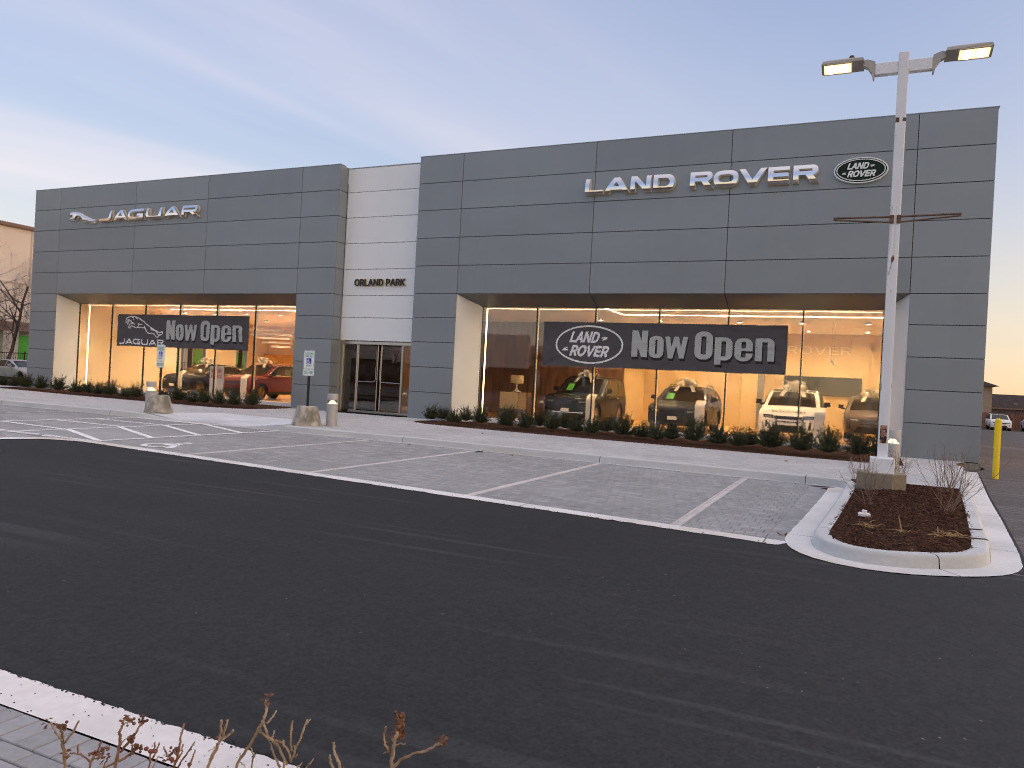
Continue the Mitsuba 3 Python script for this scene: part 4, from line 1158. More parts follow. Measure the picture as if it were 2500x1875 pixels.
BOXY = CarSpec(L=5.0, W=2.0, H=1.87, belt=1.2, wb=(0.87, 3.8), R=0.39, clear=0.28, hood=[(0.0, 0.42), (0.03, 0.75), (0.10, 1.0), (0.22, 1.08), (0.7, 1.14), (1.45, 1.18)], ws=(1.45, 1.18, 2.25, 1.80), roof=[(2.25, 1.80), (2.7, 1.86), (3.6, 1.86), (4.5, 1.80), (4.78, 1.74)], tail=[(4.95, 1.2), (5.0, 0.8), (4.96, 0.45)], tumble=0.13, shoulder=.05)
SLEEK = CarSpec(L=4.8, W=1.95, H=1.68, belt=1.08, wb=(0.88, 3.75), R=0.385, clear=0.25, hood=[(0.0, 0.38), (0.0, 0.7), (0.06, 0.88), (0.25, 0.98), (0.8, 1.05), (1.3, 1.09)], ws=(1.3, 1.09, 2.15, 1.58), roof=[(2.15, 1.58), (2.6, 1.66), (3.3, 1.67), (4.1, 1.60), (4.5, 1.50)], tail=[(4.75, 1.1), (4.8, 0.8), (4.74, 0.42)], tumble=0.2, shoulder=.06)
COMPACT = CarSpec(L=4.6, W=1.95, H=1.75, belt=1.14, wb=(0.9, 3.62), R=0.38, clear=0.27, hood=[(0.02, 0.40), (0.0, 0.7), (0.07, 0.92), (0.22, 1.03), (0.7, 1.10), (1.15, 1.14)], ws=(1.15, 1.14, 1.98, 1.66), roof=[(1.98, 1.66), (2.4, 1.73), (3.2, 1.74), (4.0, 1.69), (4.35, 1.62)], tail=[(4.55, 1.15), (4.6, 0.8), (4.55, 0.42)], tumble=0.17, shoulder=.06)
COUPE = CarSpec(L=4.72, W=1.92, H=1.58, belt=1.05, wb=(0.86, 3.85), R=0.39, clear=0.22, hood=[(0.02, 0.36), (0.0, 0.65), (0.10, 0.86), (0.35, 0.98), (0.7, 1.03), (1.0, 1.06)], ws=(1.0, 1.06, 2.0, 1.50), roof=[(2.0, 1.50), (2.5, 1.57), (3.1, 1.55), (3.9, 1.40), (4.4, 1.22)], tail=[(4.65, 1.08), (4.72, 0.8), (4.66, 0.42)], tumble=0.22, shoulder=.07)
SEDAN = CarSpec(L=4.9, W=1.86, H=1.46, belt=0.98, wb=(0.9, 3.85), R=0.34, clear=0.2, hood=[(0.0, 0.32), (0.0, 0.55), (0.10, 0.72), (0.5, 0.85), (1.4, 0.98)], ws=(1.4, 0.98, 2.25, 1.38), roof=[(2.25, 1.38), (2.7, 1.45), (3.2, 1.44), (3.9, 1.26), (4.3, 1.10)], tail=[(4.85, 1.02), (4.9, 0.7), (4.85, 0.36)], tumble=0.24, shoulder=.07)


def build_car(name, label, spec, paint_, at, yaw, floor=0.0, rim='rim_silver', roofmat=None, cladding='car_trim', group=None, detail=True, lens='car_lens', boxy=False, front_plate=True, sticker=False, lowpaint=None, word=None, rails=False, skirt=True):
    s = spec; W2 = s.W / 2
    t = thing(name, label, 'car', group)
    M = rotz(yaw, (at[0], at[1], floor))
    prof_top = s.hood + [(s.ws[2], s.ws[3])] + s.roof[1:] + s.tail
    hood_top = sorted([p for p in s.hood]) + [(s.ws[2], s.ws[3])] + s.roof[1:] + [s.tail[0]]

    def top(x): return lerp(x, hood_top)

    def halfw(x, z):
        f = np.clip((0.55 - x) / 0.55, 0, 1); r = np.clip((x - (s.L - 0.5)) / 0.5, 0, 1)
        plan = 1 - 0.11 * f ** 2.2 - 0.09 * r ** 2.2
        side = 1 - 0.05 * np.clip((0.62 - z) / 0.4, 0, 1) ** 2 - 0.025 * np.clip((z - 0.75) / max(s.belt - .75, .1), 0, 1) ** 2
        up = np.clip((z - s.belt) / (s.H - s.belt), 0, 1)
        green = 1 - s.tumble * up ** 1.1 - 0.02 * (up > 0)
        d = np.clip(top(x) - z, 0, 1)
        sh = 1 - 0.10 * np.clip(1 - d / 0.14, 0, 1) ** 2.4
        return W2 * plan * side * green * sh

    def bow(y, x):
        k = np.clip((1.0 - x) / 1.0, 0, 1); q = np.clip((x - (s.L - 1.0)) / 1.0, 0, 1)
        return 0.20 * k * (np.abs(y) / W2) ** 2.4 - 0.14 * q * (np.abs(y) / W2) ** 2.4

    def crown(y, x, z):
        return -0.035 * np.clip((z - top(x) + 0.12) / 0.12, 0, 1) * (np.abs(y) / W2) ** 2

    def warp(v):
        x, y, z = v[:, 0], v[:, 1] / W2, v[:, 2]
        yy = y * halfw(x, z)
        return np.column_stack([x + bow(yy, x), yy, z + crown(yy, x, z)])

    prof = Polygon(prof_top + [(s.L - 0.08, s.clear + 0.05), (s.L - .5, s.clear), (0.45, s.clear), (0.06, s.clear + 0.04)]).buffer(0)
    body = m3.Manifold.extrude(cs(affinity.scale(prof, 1, 1)), s.W).rotate([90, 0, 0]).translate([0, W2, 0]).refine_to_length(0.075)
    for wx in s.wb:
        arch = m3.Manifold.cylinder(s.W + .4, s.R + .065, s.R + .065, 40).translate([0, 0, -(s.W + .4) / 2]).rotate([90, 0, 0]).translate([wx, 0, s.R])
        inner = m3.Manifold.cube([1.6, s.W - .62, 1.6], True).translate([wx, 0, s.R])
        body = body - (arch - inner)
    v, f = man_arrays(body); to = lambda m: moved(tm(np.asarray(m.vertices) * [-1, -1, 1], m.faces), M)
    put(t, 'body', to(tm(warp(v), f)), paint_, smooth=32)

    def side_patch(part, g, mt, off, th=0.012, both=True, l=0.09):
        for sg in (1, -1):
            def fn(a, b, c):
                w = halfw(a, b) + off + np.where(c > th / 2, th, -0.02)
                return np.column_stack([a + bow(w, a), sg * w, b])
            m = patch(g, th, l, fn)
            if sg > 0: m.faces = m.faces[:, ::-1]
            put(t, part, to(m), mt, smooth=30)

    # glass house
    zb, zt = s.belt + .035, s.H - .15
    x0b, x0t = s.ws[0] + .22, s.ws[2] + .03
    xeb, xet = s.tail[0][0] - .28, s.roof[-2][0] + (0.0 if not boxy else .2)
    ztop = lambda x: lerp(x, hood_top) - 0.085
    roofline = [(x, float(ztop(x))) for x in np.linspace(x0t + .06, xet, 7)]
    gl = Polygon([(x0b, zb)] + [(x0b + .05, zb + .03)] + roofline + [(xeb, zb + .10), (xeb - .12, zb)]).buffer(0)
    bp_ = s.wb[0] + (s.wb[1] - s.wb[0]) * 0.55
    for a, b in ((0, bp_ - .035), (bp_ + .035, s.wb[1] - .22), (s.wb[1] - .16, s.L)):
        q = gl.intersection(sbox(a, 0, b, 3)).buffer(-.006)
        if not q.is_empty and q.area > .015: side_patch('side_window', q, 'car_glass', .004)
    side_patch('window_trim', gl.buffer(.022).difference(gl.buffer(.002)), 'car_trim' if boxy else 'chrome' if paint_ in ('paint_black', 'paint_red') else 'car_trim', .003, .008)

    def screen(part, a, b, mt, hw, inset, off=.008):
        (xa, za), (xb, zb_) = a, b; n = np.array([-(zb_ - za), 0, xb - xa]); n /= np.linalg.norm(n) * (1 if n[2] > 0 else -1)
        def fn(u, v_, c):
            x, z = xa + (xb - xa) * v_, za + (zb_ - za) * v_
            w = u * (halfw(x, z) - inset)
            p = np.column_stack([x + bow(w, x), w, z + crown(w, x, z)])
            return p + np.where(c > .003, off, -.01)[:, None] * n
        return patch(sbox(-1, .05, 1, .95), .006, .12, fn)
    put(t, 'windshield', to(screen('w', s.ws[:2], s.ws[2:], 0, 0, .055)), 'car_glass', smooth=30)
    put(t, 'rear_window', to(tm(screen('r', s.tail[0], s.roof[-1], 0, 0, .1).vertices, screen('r', s.tail[0], s.roof[-1], 0, 0, .1).faces[:, ::-1])), 'car_glass', smooth=30)
    if roofmat:
        def rf(a, b, c):
            w = b * (halfw(a, top(a) - .01) - .02)
            return np.column_stack([a, w, top(a) + crown(w, a, top(a)) + np.where(c > .003, .008, -.01)])
        put(t, 'roof', to(patch(sbox(s.ws[2] + .02, -1, s.roof[-1][0], 1), .006, .12, rf)), roofmat, smooth=30)
    # front face
    fz = sorted({p[1]: p[0] for p in s.hood[:4]}.items())
    fx = lambda z: np.interp(z, [q[0] for q in fz], [q[1] for q in fz])

    def front(part, g, mt, off=.012, th=.02, sub=None, rear=False, l=.06):
        def fn(a, b, c):
            x = fx(b) if not rear else np.interp(b, [p[1] for p in s.tail[::-1]], [p[0] for p in s.tail[::-1]])
            w = a * halfw(x, b)
            d = np.where(c > th / 2, off, -.03) * (-1 if not rear else 1)
            return np.column_stack([x + bow(w, x) + d, w, b])
        m = patch(g, th, l, fn)
        if not rear: m.faces = m.faces[:, ::-1]
        return put(sub or t, part, to(m), mt, smooth=30)

    zh = s.hood[2][1] if not boxy else s.hood[2][1] - .02
    zg0, zg1 = zh - .20, zh - .06
    for sg in (1, -1):
        hl = Polygon([(sg * .56, zg0 + .02), (sg * .985, zg0 + .05), (sg * .985, zg1 + .005), (sg * .58, zg1 - .005)])
        k = front('headlight', hl, 'car_lens_dark', .012)
        front('lens', Polygon([(sg * .62, zg0 + .04), (sg * .93, zg0 + .065), (sg * .93, zg1 - .03), (sg * .64, zg1 - .035)]), lens, .02, .02, k)
    if boxy:
        k = front('grille', sbox(-.50, zg0 - .04, .50, zg1), 'car_grille', .016)
        cells = []
        for r_ in range(3):
            for c_ in range(9):
                cx_ = -.44 + .11 * c_ + (.05 if r_ % 2 else 0); cz_ = zg0 + .005 + r_ * .06
                if abs(cx_) < .46: cells.append(LineString([(cx_ - .05, cz_), (cx_ - .02, cz_ + .024), (cx_ + .03, cz_ + .024), (cx_ + .055, cz_), (cx_ + .03, cz_ - .024), (cx_ - .02, cz_ - .024), (cx_ - .05, cz_)]).buffer(.005))
        front('mesh', unary_union(cells), 'rim_dark', .024, .02, k)
        front('bumper_strip', sbox(-.86, s.clear + .17, .86, s.clear + .195), 'chrome', .02)
    else:
        front('grille', Polygon([(-.52, zg0 + .01), (.52, zg0 + .01), (.55, zg1 - .03), (-.55, zg1 - .03)]), 'car_grille', .018)
        front('bumper_slot', sbox(-.5, zg0 - .085, .5, zg0 - .055), 'car_trim', .008)
    zl = s.clear + .04
    front('lower_intake', Polygon([(-.70, zl), (.70, zl), (.55, zl + .23), (-.55, zl + .23)]), cladding, .010)
    for sg in (1, -1):
        front('side_vent', Polygon([(sg * .82, zl + .14), (sg * .90, zl + .15), (sg * .89, zl + .36), (sg * .84, zl + .36)]), 'car_trim', .008)
    if front_plate: front('number_plate', sbox(-.19, zl + .17, .19, zl + .29), 'plate_white', .03, .03)
    for sg in (1, -1): front('tail_light', Polygon([(sg * .55, s.belt - .22), (sg * .97, s.belt - .2), (sg * .97, s.belt - .08), (sg * .55, s.belt - .1)]), 'tail_lens', .012, .02, None, True)
    # sill, mirrors, wheels
    if skirt:
        side_patch('sill', Polygon([(s.wb[0] + s.R + .09, s.clear + .005), (s.wb[1] - s.R - .09, s.clear + .005), (s.wb[1] - s.R - .09, s.clear + .16), (s.wb[0] + s.R + .09, s.clear + .14)]), 'car_trim', .006)
    for cxx in (s.ws[0] + .38, bp_, s.wb[1] - .3):
        side_patch('door_gap', sbox(cxx - .004, s.clear + .2, cxx + .004, s.belt - .01), 'car_trim', .0015, .004)
    for q in (bp_ - .13, s.wb[1] - .42):
        side_patch('door_handle', rrect(q - .09, q + .09, s.belt - .17, s.belt - .14, .015), 'chrome' if boxy else paint_, .022, .02)
    for sg in (1, -1):
        y = sg * (float(halfw(np.array(s.ws[0] + .3), np.array(s.belt))) + .02)
        sh = m3.Manifold.hull_points(np.array([[dx, y + sg * dy, s.belt + dz] for dx, dy, dz in ((s.ws[0] + .36, .04, .04), (s.ws[0] + .36, .04, .2), (s.ws[0] + .42, .24, .06), (s.ws[0] + .42, .22, .2), (s.ws[0] + .48, .05, .05), (s.ws[0] + .50, .05, .2), (s.ws[0] + .50, .2, .06), (s.ws[0] + .50, .2, .19))]).astype(np.float32))
        put(t, 'mirror', to(cat([tm(*man_arrays(sh)), box(s.ws[0] + .40, s.ws[0] + .48, min(y, y + sg * .1) - .03, max(y, y + sg * .1), s.belt + .02, s.belt + .08)])), 'car_trim' if roofmat or paint_ != 'paint_silver' else paint_, smooth=30)
    tw = .25
    tyre = lathe([(s.R * .66, -tw / 2), (s.R * .93, -tw / 2), (s.R, -tw / 2 + .035), (s.R, tw / 2 - .035), (s.R * .93, tw / 2), (s.R * .66, tw / 2 - .005), (s.R * .66, -tw / 2)], 36)
    spk = []
    for k in range(10):
        a = 2 * math.pi * (k // 2) / 5 + (0.16 if k % 2 else -0.16)
        c0, c1 = .06, s.R * .66
        d = np.array([math.cos(a), math.sin(a)]); n = np.array([-d[1], d[0]]) * .020
        a2 = 2 * math.pi * (k // 2) / 5 + (0.30 if k % 2 else -0.30); d2 = np.array([math.cos(a2), math.sin(a2)])
        g = Polygon([d * c0 - n, d2 * c1 - n, d2 * c1 + n, d * c0 + n])
        spk.append(ext(g, .03, tw / 2 - .055))
    rimm = cat(spk + [lathe([(s.R * .60, tw / 2 - .05), (s.R * .69, tw / 2 - .012), (s.R * .69, tw / 2 - .03), (s.R * .62, tw / 2 - .09), (s.R * .60, tw / 2 - .05)], 36), lathe([(0, tw / 2 - .01), (.07, tw / 2 - .02), (.07, tw / 2 - .08), (0, tw / 2 - .08)], 16)])
    disc = lathe([(0, tw / 2 - .10), (s.R * .64, tw / 2 - .10), (s.R * .64, tw / 2 - .13), (0, tw / 2 - .13)], 24)
    for wx in s.wb:
        for sg in (1, -1):
            Rm = np.eye(4); Rm[:3, :3] = np.array([[1, 0, 0], [0, 0, sg], [0, -sg, 0]]) if sg > 0 else np.array([[1, 0, 0], [0, 0, -1], [0, 1, 0]])
            Rm[:3, 3] = [wx, sg * (W2 * .955 - tw / 2 - .005), s.R]
            if sg > 0: Rm[:3, :3] = np.array([[-1, 0, 0], [0, 0, 1], [0, 1, 0]])
            w = put(t, 'wheel', to(moved(tyre, Rm)), 'tyre', smooth=40)
            put(w, 'rim', to(moved(rimm, Rm)), rim, smooth=30)
            put(w, 'hub', to(moved(disc, Rm)), 'rim_dark')
    if rails:
        for sg in (1, -1):
            put(t, 'roof_rail', to(tube([[x, sg * (W2 * (1 - s.tumble) - .1), float(top(x)) + (.05 if 0 < i < 5 else .0)] for i, x in enumerate(np.linspace(s.ws[2] + .2, s.roof[-2][0], 6))], .018, 6)), 'car_trim')
    if sticker:
        def st(u, v_, c):
            x, z = s.ws[0] + (s.ws[2] - s.ws[0]) * v_, s.ws[1] + (s.ws[3] - s.ws[1]) * v_
            return np.column_stack([x + bow(u, x), u, z + .002]) + np.array([-.014, 0, .022])
        m = patch(sbox(.30, .12, .56, .55), .002, .1, st); put(t, 'window_sticker', to(m), 'sticker_green')
    if word:
        text, mt, width = word; m = meshkit.text_mesh(text, 0.055, .004); m.vertices[:, 0] = (m.vertices[:, 0] / m.bounds[1][0] - .5) * width
        vv = np.asarray(m.vertices); x = s.hood[3][0] - .05
        hz = lambda xx: np.interp(xx, [p[0] for p in s.hood], [p[1] for p in s.hood])
        a = vv[:, 1] / .055
        xx = s.hood[2][0] + (s.hood[3][0] - s.hood[2][0]) * (.25 + .6 * a)
        w_ = -vv[:, 0] * 1.0
        p = np.column_stack([xx + bow(w_, xx) - .012, w_, hz(xx) + crown(w_, xx, hz(xx)) + .012 + vv[:, 2]])
        put(t, 'bonnet_lettering', to(tm(p * [1, -1, 1] * [1, -1, 1], m.faces)), mt)
    return t


def bow_mesh(at, sc=1.0, seed=0):
    r = np.random.default_rng(seed); ms = []
    def ribbon_(path, width, th=.006):
        p = np.asarray(path, float); tt = np.gradient(p, axis=0); tt /= np.linalg.norm(tt, axis=1, keepdims=True)
        return p, tt
    for k in range(9):
        a = 2 * math.pi * k / 9 + r.uniform(-.15, .15); tilt = .12 + .42 * (k % 2); ln = .34 + .08 * r.uniform()
        d = np.array([math.cos(a), math.sin(a), 0]); n = np.array([-d[1], d[0], 0]); w = .07
        pts = []
        for q in np.linspace(0, 2 * math.pi, 14):
            rad = ln * (1 - math.cos(q)) / 2; h = .10 * math.sin(q)
            pts.append(d * (rad * math.cos(tilt) - h * math.sin(tilt)) + np.array([0, 0, rad * math.sin(tilt) + h * math.cos(tilt) + .06]))
        pts = np.array(pts); v = np.vstack([pts - n * w, pts + n * w]); m = len(pts); j = np.arange(m - 1)
        ms.append(tm(v, np.vstack([np.column_stack([j, j + 1, j + m + 1]), np.column_stack([j, j + m + 1, j + m])])))
    loops = cat(ms)
    tails = []
    for sg in (-1, 1):
        pts = np.array([[sg * .05, -.02, .06], [sg * .14, -.16, .05], [sg * .24, -.30, -.02], [sg * .31, -.42, -.16]])
        n = np.array([.06, sg * .015, 0]); v = np.vstack([pts - n, pts + n]); j = np.arange(3)
        tails.append(tm(v, np.vstack([np.column_stack([j, j + 1, j + 5]), np.column_stack([j, j + 5, j + 4])])))
    out = []
    for m in (loops, cat(tails)):
        m = m.copy(); m.vertices = np.asarray(m.vertices) * sc + np.array(at); out.append(m)
    return out


def bow_thing(at, sc, label, seed):
    t = thing('gift_bow', label, 'bow', 'white ribbon bows on the display cars')
    a, b = bow_mesh(at, sc, seed); put(t, 'loops', a, 'ribbon_white'); put(t, 'tails', b, 'ribbon_white')


F0 = 0.15
# cars stand nose to the glass: local x runs backwards from the bumper, so yaw -90 points the nose to -y
build_car('display_car', 'boxy black display car with honeycomb grille behind the right showroom glass', BOXY, 'paint_black', (23.9, 3.3), -90, F0, boxy=True, sticker=True, word=('R A N G E  R O V E R', 'rim_silver', 1.0))
build_car('display_car', 'dark blue display car with roof rails in the middle of the right showroom', SLEEK, 'paint_blue', (27.95, 3.1), -90, F0, rails=True, sticker=True)
build_car('display_car', 'cream white display car with black roof behind the right showroom glass', COMPACT, 'paint_white', (31.75, 3.0), -90, F0, roofmat='car_trim', word=('D I S C O V E R Y', 'car_trim', 1.05), front_plate=False, rim='rim_dark')
build_car('display_car', 'bronze display car standing behind and right of the white one', SLEEK, 'paint_bronze', (34.3, 7.3), -90, F0, roofmat='car_trim', front_plate=False)
build_car('display_car', 'dark display car with a low arched roof in the left showroom', COUPE, 'paint_black', (3.85, 3.1), -90, F0, rim='rim_gold')
build_car('display_car', 'dark red display car with gold spoked wheels in the left showroom', COMPACT, 'paint_red', (7.75, 3.0), -90, F0, rim='rim_gold', front_plate=False)
bow_thing((23.9, 5.75, F0 + 1.80), 1.1, 'white ribbon bow on the roof of the boxy black car', 1)
bow_thing((27.95, 5.4, F0 + 1.64), 1.1, 'white ribbon bow on the roof of the dark blue car', 2)
bow_thing((31.75, 5.0, F0 + 1.68), 1.2, 'white ribbon bow on the black roof of the white car', 3)
bow_thing((34.3, 9.5, F0 + 1.62), 1.15, 'white ribbon bow on the roof of the bronze car', 4)
bow_thing((3.85, 5.3, F0 + 1.52), 1.2, 'white ribbon bow on the dark car with the low arched roof', 5)
bow_thing((7.75, 5.1, F0 + 1.70), 1.1, 'white ribbon bow on the roof of the dark red car', 6)
# outside
zl_ = float(gz(7.9))
build_car('parked_car', 'silver white saloon car parked left of the building', SEDAN, 'paint_silver', (-12.7, 7.9), 0, zl_, rim='rim_dark')
build_car('parked_car', 'black car parked at the left edge in front of the silver saloon', COUPE, 'paint_black', (-8.9, 2.0), 0, float(gz(2.0)))
build_car('parked_car', 'white and black car parked by the brown fence far right', COMPACT, 'paint_white', (47.6, 71.0), -90, float(gz(71.0)), roofmat='car_trim', cladding='car_trim')
build_car('parked_car', 'pale car cut by the right edge near the brown fence', SLEEK, 'paint_silver', (50.9, 71.0), -90, float(gz(71.0)))
build_car('parked_car', 'pale car just showing behind the right corner of the building', SLEEK, 'paint_silver', (44.75, 71.0), -90, float(gz(71.0)))
# ------------------------------------------------------------------ street furniture
def bollard_light(x, y, label, z0=0.15):
    t = thing('bollard_light', label, 'bollard', 'lit grey bollards along the sidewalk')
    put(t, 'post', lathe([(0, 0), (.15, 0), (.15, .60), (0, .60)], 32, (x, y, z0)), 'bollard_grey', smooth=40)
    put(t, 'base_plate', lathe([(0, 0), (.19, 0), (.19, .012), (0, .012)], 24, (x, y, z0)), 'concrete_cone', smooth=40)
    put(t, 'cap', lathe([(0, .72), (.155, .72), (.155, .735), (.15, .735), (.15, .86), (.135, .885), (0, .885)], 32, (x, y, z0)), 'bollard_grey', smooth=40)
    put(t, 'ring', lathe([(.13, .60), (.158, .60), (.158, .615), (.13, .615)], 32, (x, y, z0)), 'satin_white', smooth=40)
    key = uniq(f'{t}__reflector'); scene[key] = glow(lathe([(0, .612), (.125, .612), (.045, .70), (0, .70)], 28, (x, y, z0)), np.array([1.0, .80, .48]) * .085, smooth=40)
    for k in range(3):
        a = k * 2.094 + .5
        put(t, 'support', cbox(x + .145 * math.cos(a) - .006, x + .145 * math.cos(a) + .006, y + .145 * math.sin(a) - .006, y + .145 * math.sin(a) + .006, z0 + .6, z0 + .725, .002), 'steel_satin')


bollard_light(14.0, -6.55, 'lit grey bollard standing beside the left reserved parking sign')
bollard_light(20.83, -6.45, 'lit grey bollard standing beside the right reserved parking sign')
bollard_light(34.50, -5.45, 'lit grey bollard half hidden behind the lamp post')


def rounded(w, h, r): return rrect(-w / 2, w / 2, -h / 2, h / 2, r)


def parking_sign(x, y, label, lean, label_cone):
    t = thing('parking_sign', label, 'sign', 'reserved parking signs')
    z0 = 0.15
    M = rotz(lean, (x, y, 0))
    Q = lambda part, m, mt, sm=False: put(t, part, moved(m, M), mt, smooth=sm)
    Q('post', cbox(-.028, .028, -.028, .028, z0 + .3, 2.14, .006), 'black_satin')
    def plate(g, off, mt, part, zc, th=.003):
        m = ext(affinity.translate(g, 0, zc), th); Q(part, facade(m, -.032 - off), mt)
    plate(rounded(.345, .50, .035), 0, 'sign_white', 'main_plate', 1.92)
    plate(rounded(.33, .485, .03).difference(rounded(.315, .47, .026)), .003, 'sign_green', 'border', 1.92, .0015)
    for text, h, zc in (('RESERVED', .052, 2.085), ('PARKING', .052, 2.015)):
        g = poly_text(text, h, True); b = g.bounds; g = affinity.scale(affinity.translate(g, -(b[0] + b[2]) / 2, zc - h / 2), .265 / (b[2] - b[0]), 1, origin=(0, 0))
        m = ext(g, .0015); Q('lettering', facade(m, -.035), 'sign_green')
    plate(rounded(.155, .155, .008), .003, 'sign_blue', 'symbol_field', 1.885, .0015)
    m = ext(affinity.translate(wheelchair(.135), -.082, 1.818), .0012); Q('symbol', facade(m, -.0366), 'print_white')
    ar = Polygon([(-.09, 0), (-.05, .03), (-.05, .01), (.05, .01), (.05, .03), (.09, 0), (.05, -.03), (.05, -.01), (-.05, -.01), (-.05, -.03)])
    m = ext(affinity.translate(ar, 0, 1.755), .0015); Q('arrow', facade(m, -.035), 'sign_green')
    plate(rounded(.345, .17, .03), 0, 'sign_white', 'fine_plate', 1.575)
    g = poly_text('$250 FINE', .085, True); b = g.bounds; g = affinity.scale(affinity.translate(g, -(b[0] + b[2]) / 2, 1.535), .30 / (b[2] - b[0]), 1, origin=(0, 0))
    m = ext(g, .0015); Q('lettering', facade(m, -.035), 'sign_green')
    prof = [(0, 0), (.40, 0), (.405, .02), (.275, .50), (.262, .515), (0, .515)]
    m = lathe(prof, 40); v, f = trimesh.remesh.subdivide_to_size(m.vertices, m.faces, .08); n_ = meshkit.fbm(v * 7 + x, 3, 4)[:, None] - .5
    v = v * (1 + np.array([1, 1, 0]) * n_ * .03); v = v + [x, y, z0]
    put(t, 'cone_base', tm(v, f), 'concrete_cone', smooth=50, label=label_cone)


parking_sign(14.88, -6.98, 'left reserved parking sign on a black post', -2, 'stained concrete cone under the left reserved parking sign')
parking_sign(20.31, -6.85, 'right reserved parking sign on a black post', 4, 'stained concrete cone under the right reserved parking sign')

# lamp post on its concrete base
PX, PY = 34.22, -9.05
t = thing('lamp_post', 'tall white rust spotted lamp post with two lit heads', 'lamp post')
PT = 7.45
put(t, 'pole', cbox(PX - .078, PX + .078, PY - .078, PY + .078, .60, PT, .012), 'pole_white')
put(t, 'base_cover', cbox(PX - .185, PX + .185, PY - .185, PY + .185, .42, .68, .012), 'pole_white')
put(t, 'hand_hole', box(PX - .055, PX + .05, PY - .082, PY - .07, .92, 1.22), 'rust_hole')
for z in (6.27,):
    put(t, 'rust_plate', box(PX - .079, PX - .02, PY - .081, PY - .06, z, z + .08), 'rust')
    put(t, 'rust_plate', box(PX + .03, PX + .079, PY - .081, PY - .06, z + .01, z + .07), 'rust')
for sg in (-1, 1):
    put(t, 'cross_arm', cbox(PX + sg * .079 if sg > 0 else PX - .43, PX + .43 if sg > 0 else PX - .079, PY - .06, PY + .06, 7.11, 7.31, .01), 'pole_white')
    # knuckle between arm and head
    pts = [(.43, 7.34), (.43, 7.06), (.45, 7.04), (.475, 7.15), (.54, 7.25), (.62, 7.29), (.62, 7.37), (.56, 7.39), (.50, 7.37)]
    g = Polygon([(PX + sg * a, z) for a, z in pts]).buffer(0)
    put(t, 'knuckle', facade(ext(g, .12), PY + .06), 'lamp_housing')
    h = uniq(f'{t}__lamp_head')
    a, b = PX + sg * .60, PX + sg * 1.27
    x0, x1 = min(a, b), max(a, b)
    m = trimesh.convex.convex_hull(np.array([[x0, PY - .17, 7.310], [x1, PY - .15, 7.325], [x1, PY + .17, 7.310], [x0, PY + .17, 7.310], [x0 + .02, PY - .16, 7.370], [x1 - .02, PY - .16, 7.370], [x1 - .02, PY + .16, 7.370], [x0 + .02, PY + .16, 7.370], [x0 + .12, PY - .1, 7.420], [x1 - .12, PY - .1, 7.420], [x1 - .12, PY + .1, 7.420], [x0 + .12, PY + .1, 7.420]]))
    tiltM = trimesh.transformations.rotation_matrix(math.radians(-10), [1, 0, 0], [PX, PY, 7.350])
    m.apply_transform(tiltM); scene[h] = P(m, 'lamp_housing')
    lens0 = a + sg * .20
    r0, r1 = min(lens0, b - sg * .04), max(lens0, b - sg * .04)
    e = cbox(r0, r1, PY - .135, PY + .135, 7.298, 7.308, .003); e.apply_transform(tiltM)
    key = uniq(f'{h}__reflector'); scene[key] = glow(e, np.array([1.0, .76, .40]) * .065)
    for k in range(2):
        uc = lens0 + sg * (.12 + .19 * k)
        e = lathe([(0, 0), (.082, 0), (.082, .006), (0, .006)], 20); e.apply_scale([1.05, 1.5, 1]); e.apply_translation([uc, PY, 7.291]); e.apply_transform(tiltM)
        key = uniq(f'{h}__led_lens'); scene[key] = glow(e, np.array([1.0, .90, .66]) * .22)
    for bz in (cbox(min(lens0, b - sg * .03), max(lens0, b - sg * .03), PY - .165, PY - .14, 7.295, 7.310, .003), cbox(min(lens0, b - sg * .03), max(lens0, b - sg * .03), PY + .14, PY + .165, 7.295, 7.310, .003)):
        bz.apply_transform(tiltM); put(h, 'bezel', bz, 'cream_acrylic')
    if sg < 0:
        put(h, 'photocell', lathe([(0, 0), (.045, 0), (.045, .05), (.035, .075), (0, .08)], 16, (PX - .80, PY - .02, 7.420)), 'rust')
t = put(t, 'banner_bracket', cat([cbox(PX - .088, PX - .02, PY - .10, PY - .079, 4.58, 4.72, .004), cbox(PX + .02, PX + .088, PY - .10, PY - .079, 4.58, 4.72, .004)]), 'rust', label='rusty empty banner bracket')
for sg in (-1, 1):
    put(t, 'arm', tube([[PX + sg * .08, PY - .09, 4.69], [PX + sg * .95, PY - .09, 4.70]], .017, 6), 'rust')
    put(t, 'arm', tube([[PX + sg * .08, PY - .09, 4.60], [PX + sg * .95, PY - .09, 4.67]], .014, 6), 'rust')
t = 'lamp_post'
R8 = .40
g = Polygon([(PX + R8 * math.cos(math.radians(22.5 + 45 * k)), PY + R8 * math.sin(math.radians(22.5 + 45 * k))) for k in range(8)])
m = ext(g, .41, .02); v, f = trimesh.remesh.subdivide_to_size(m.vertices, m.faces, .07)
top_ = v[:, 2] > .40
v = v + (meshkit.fbm(v * 8, 3, 2)[:, None] - .5) * np.array([.02, .02, .01])
put(t, 'footing', tm(v, f), 'concrete_base', smooth=30, label='octagonal weathered concrete footing')

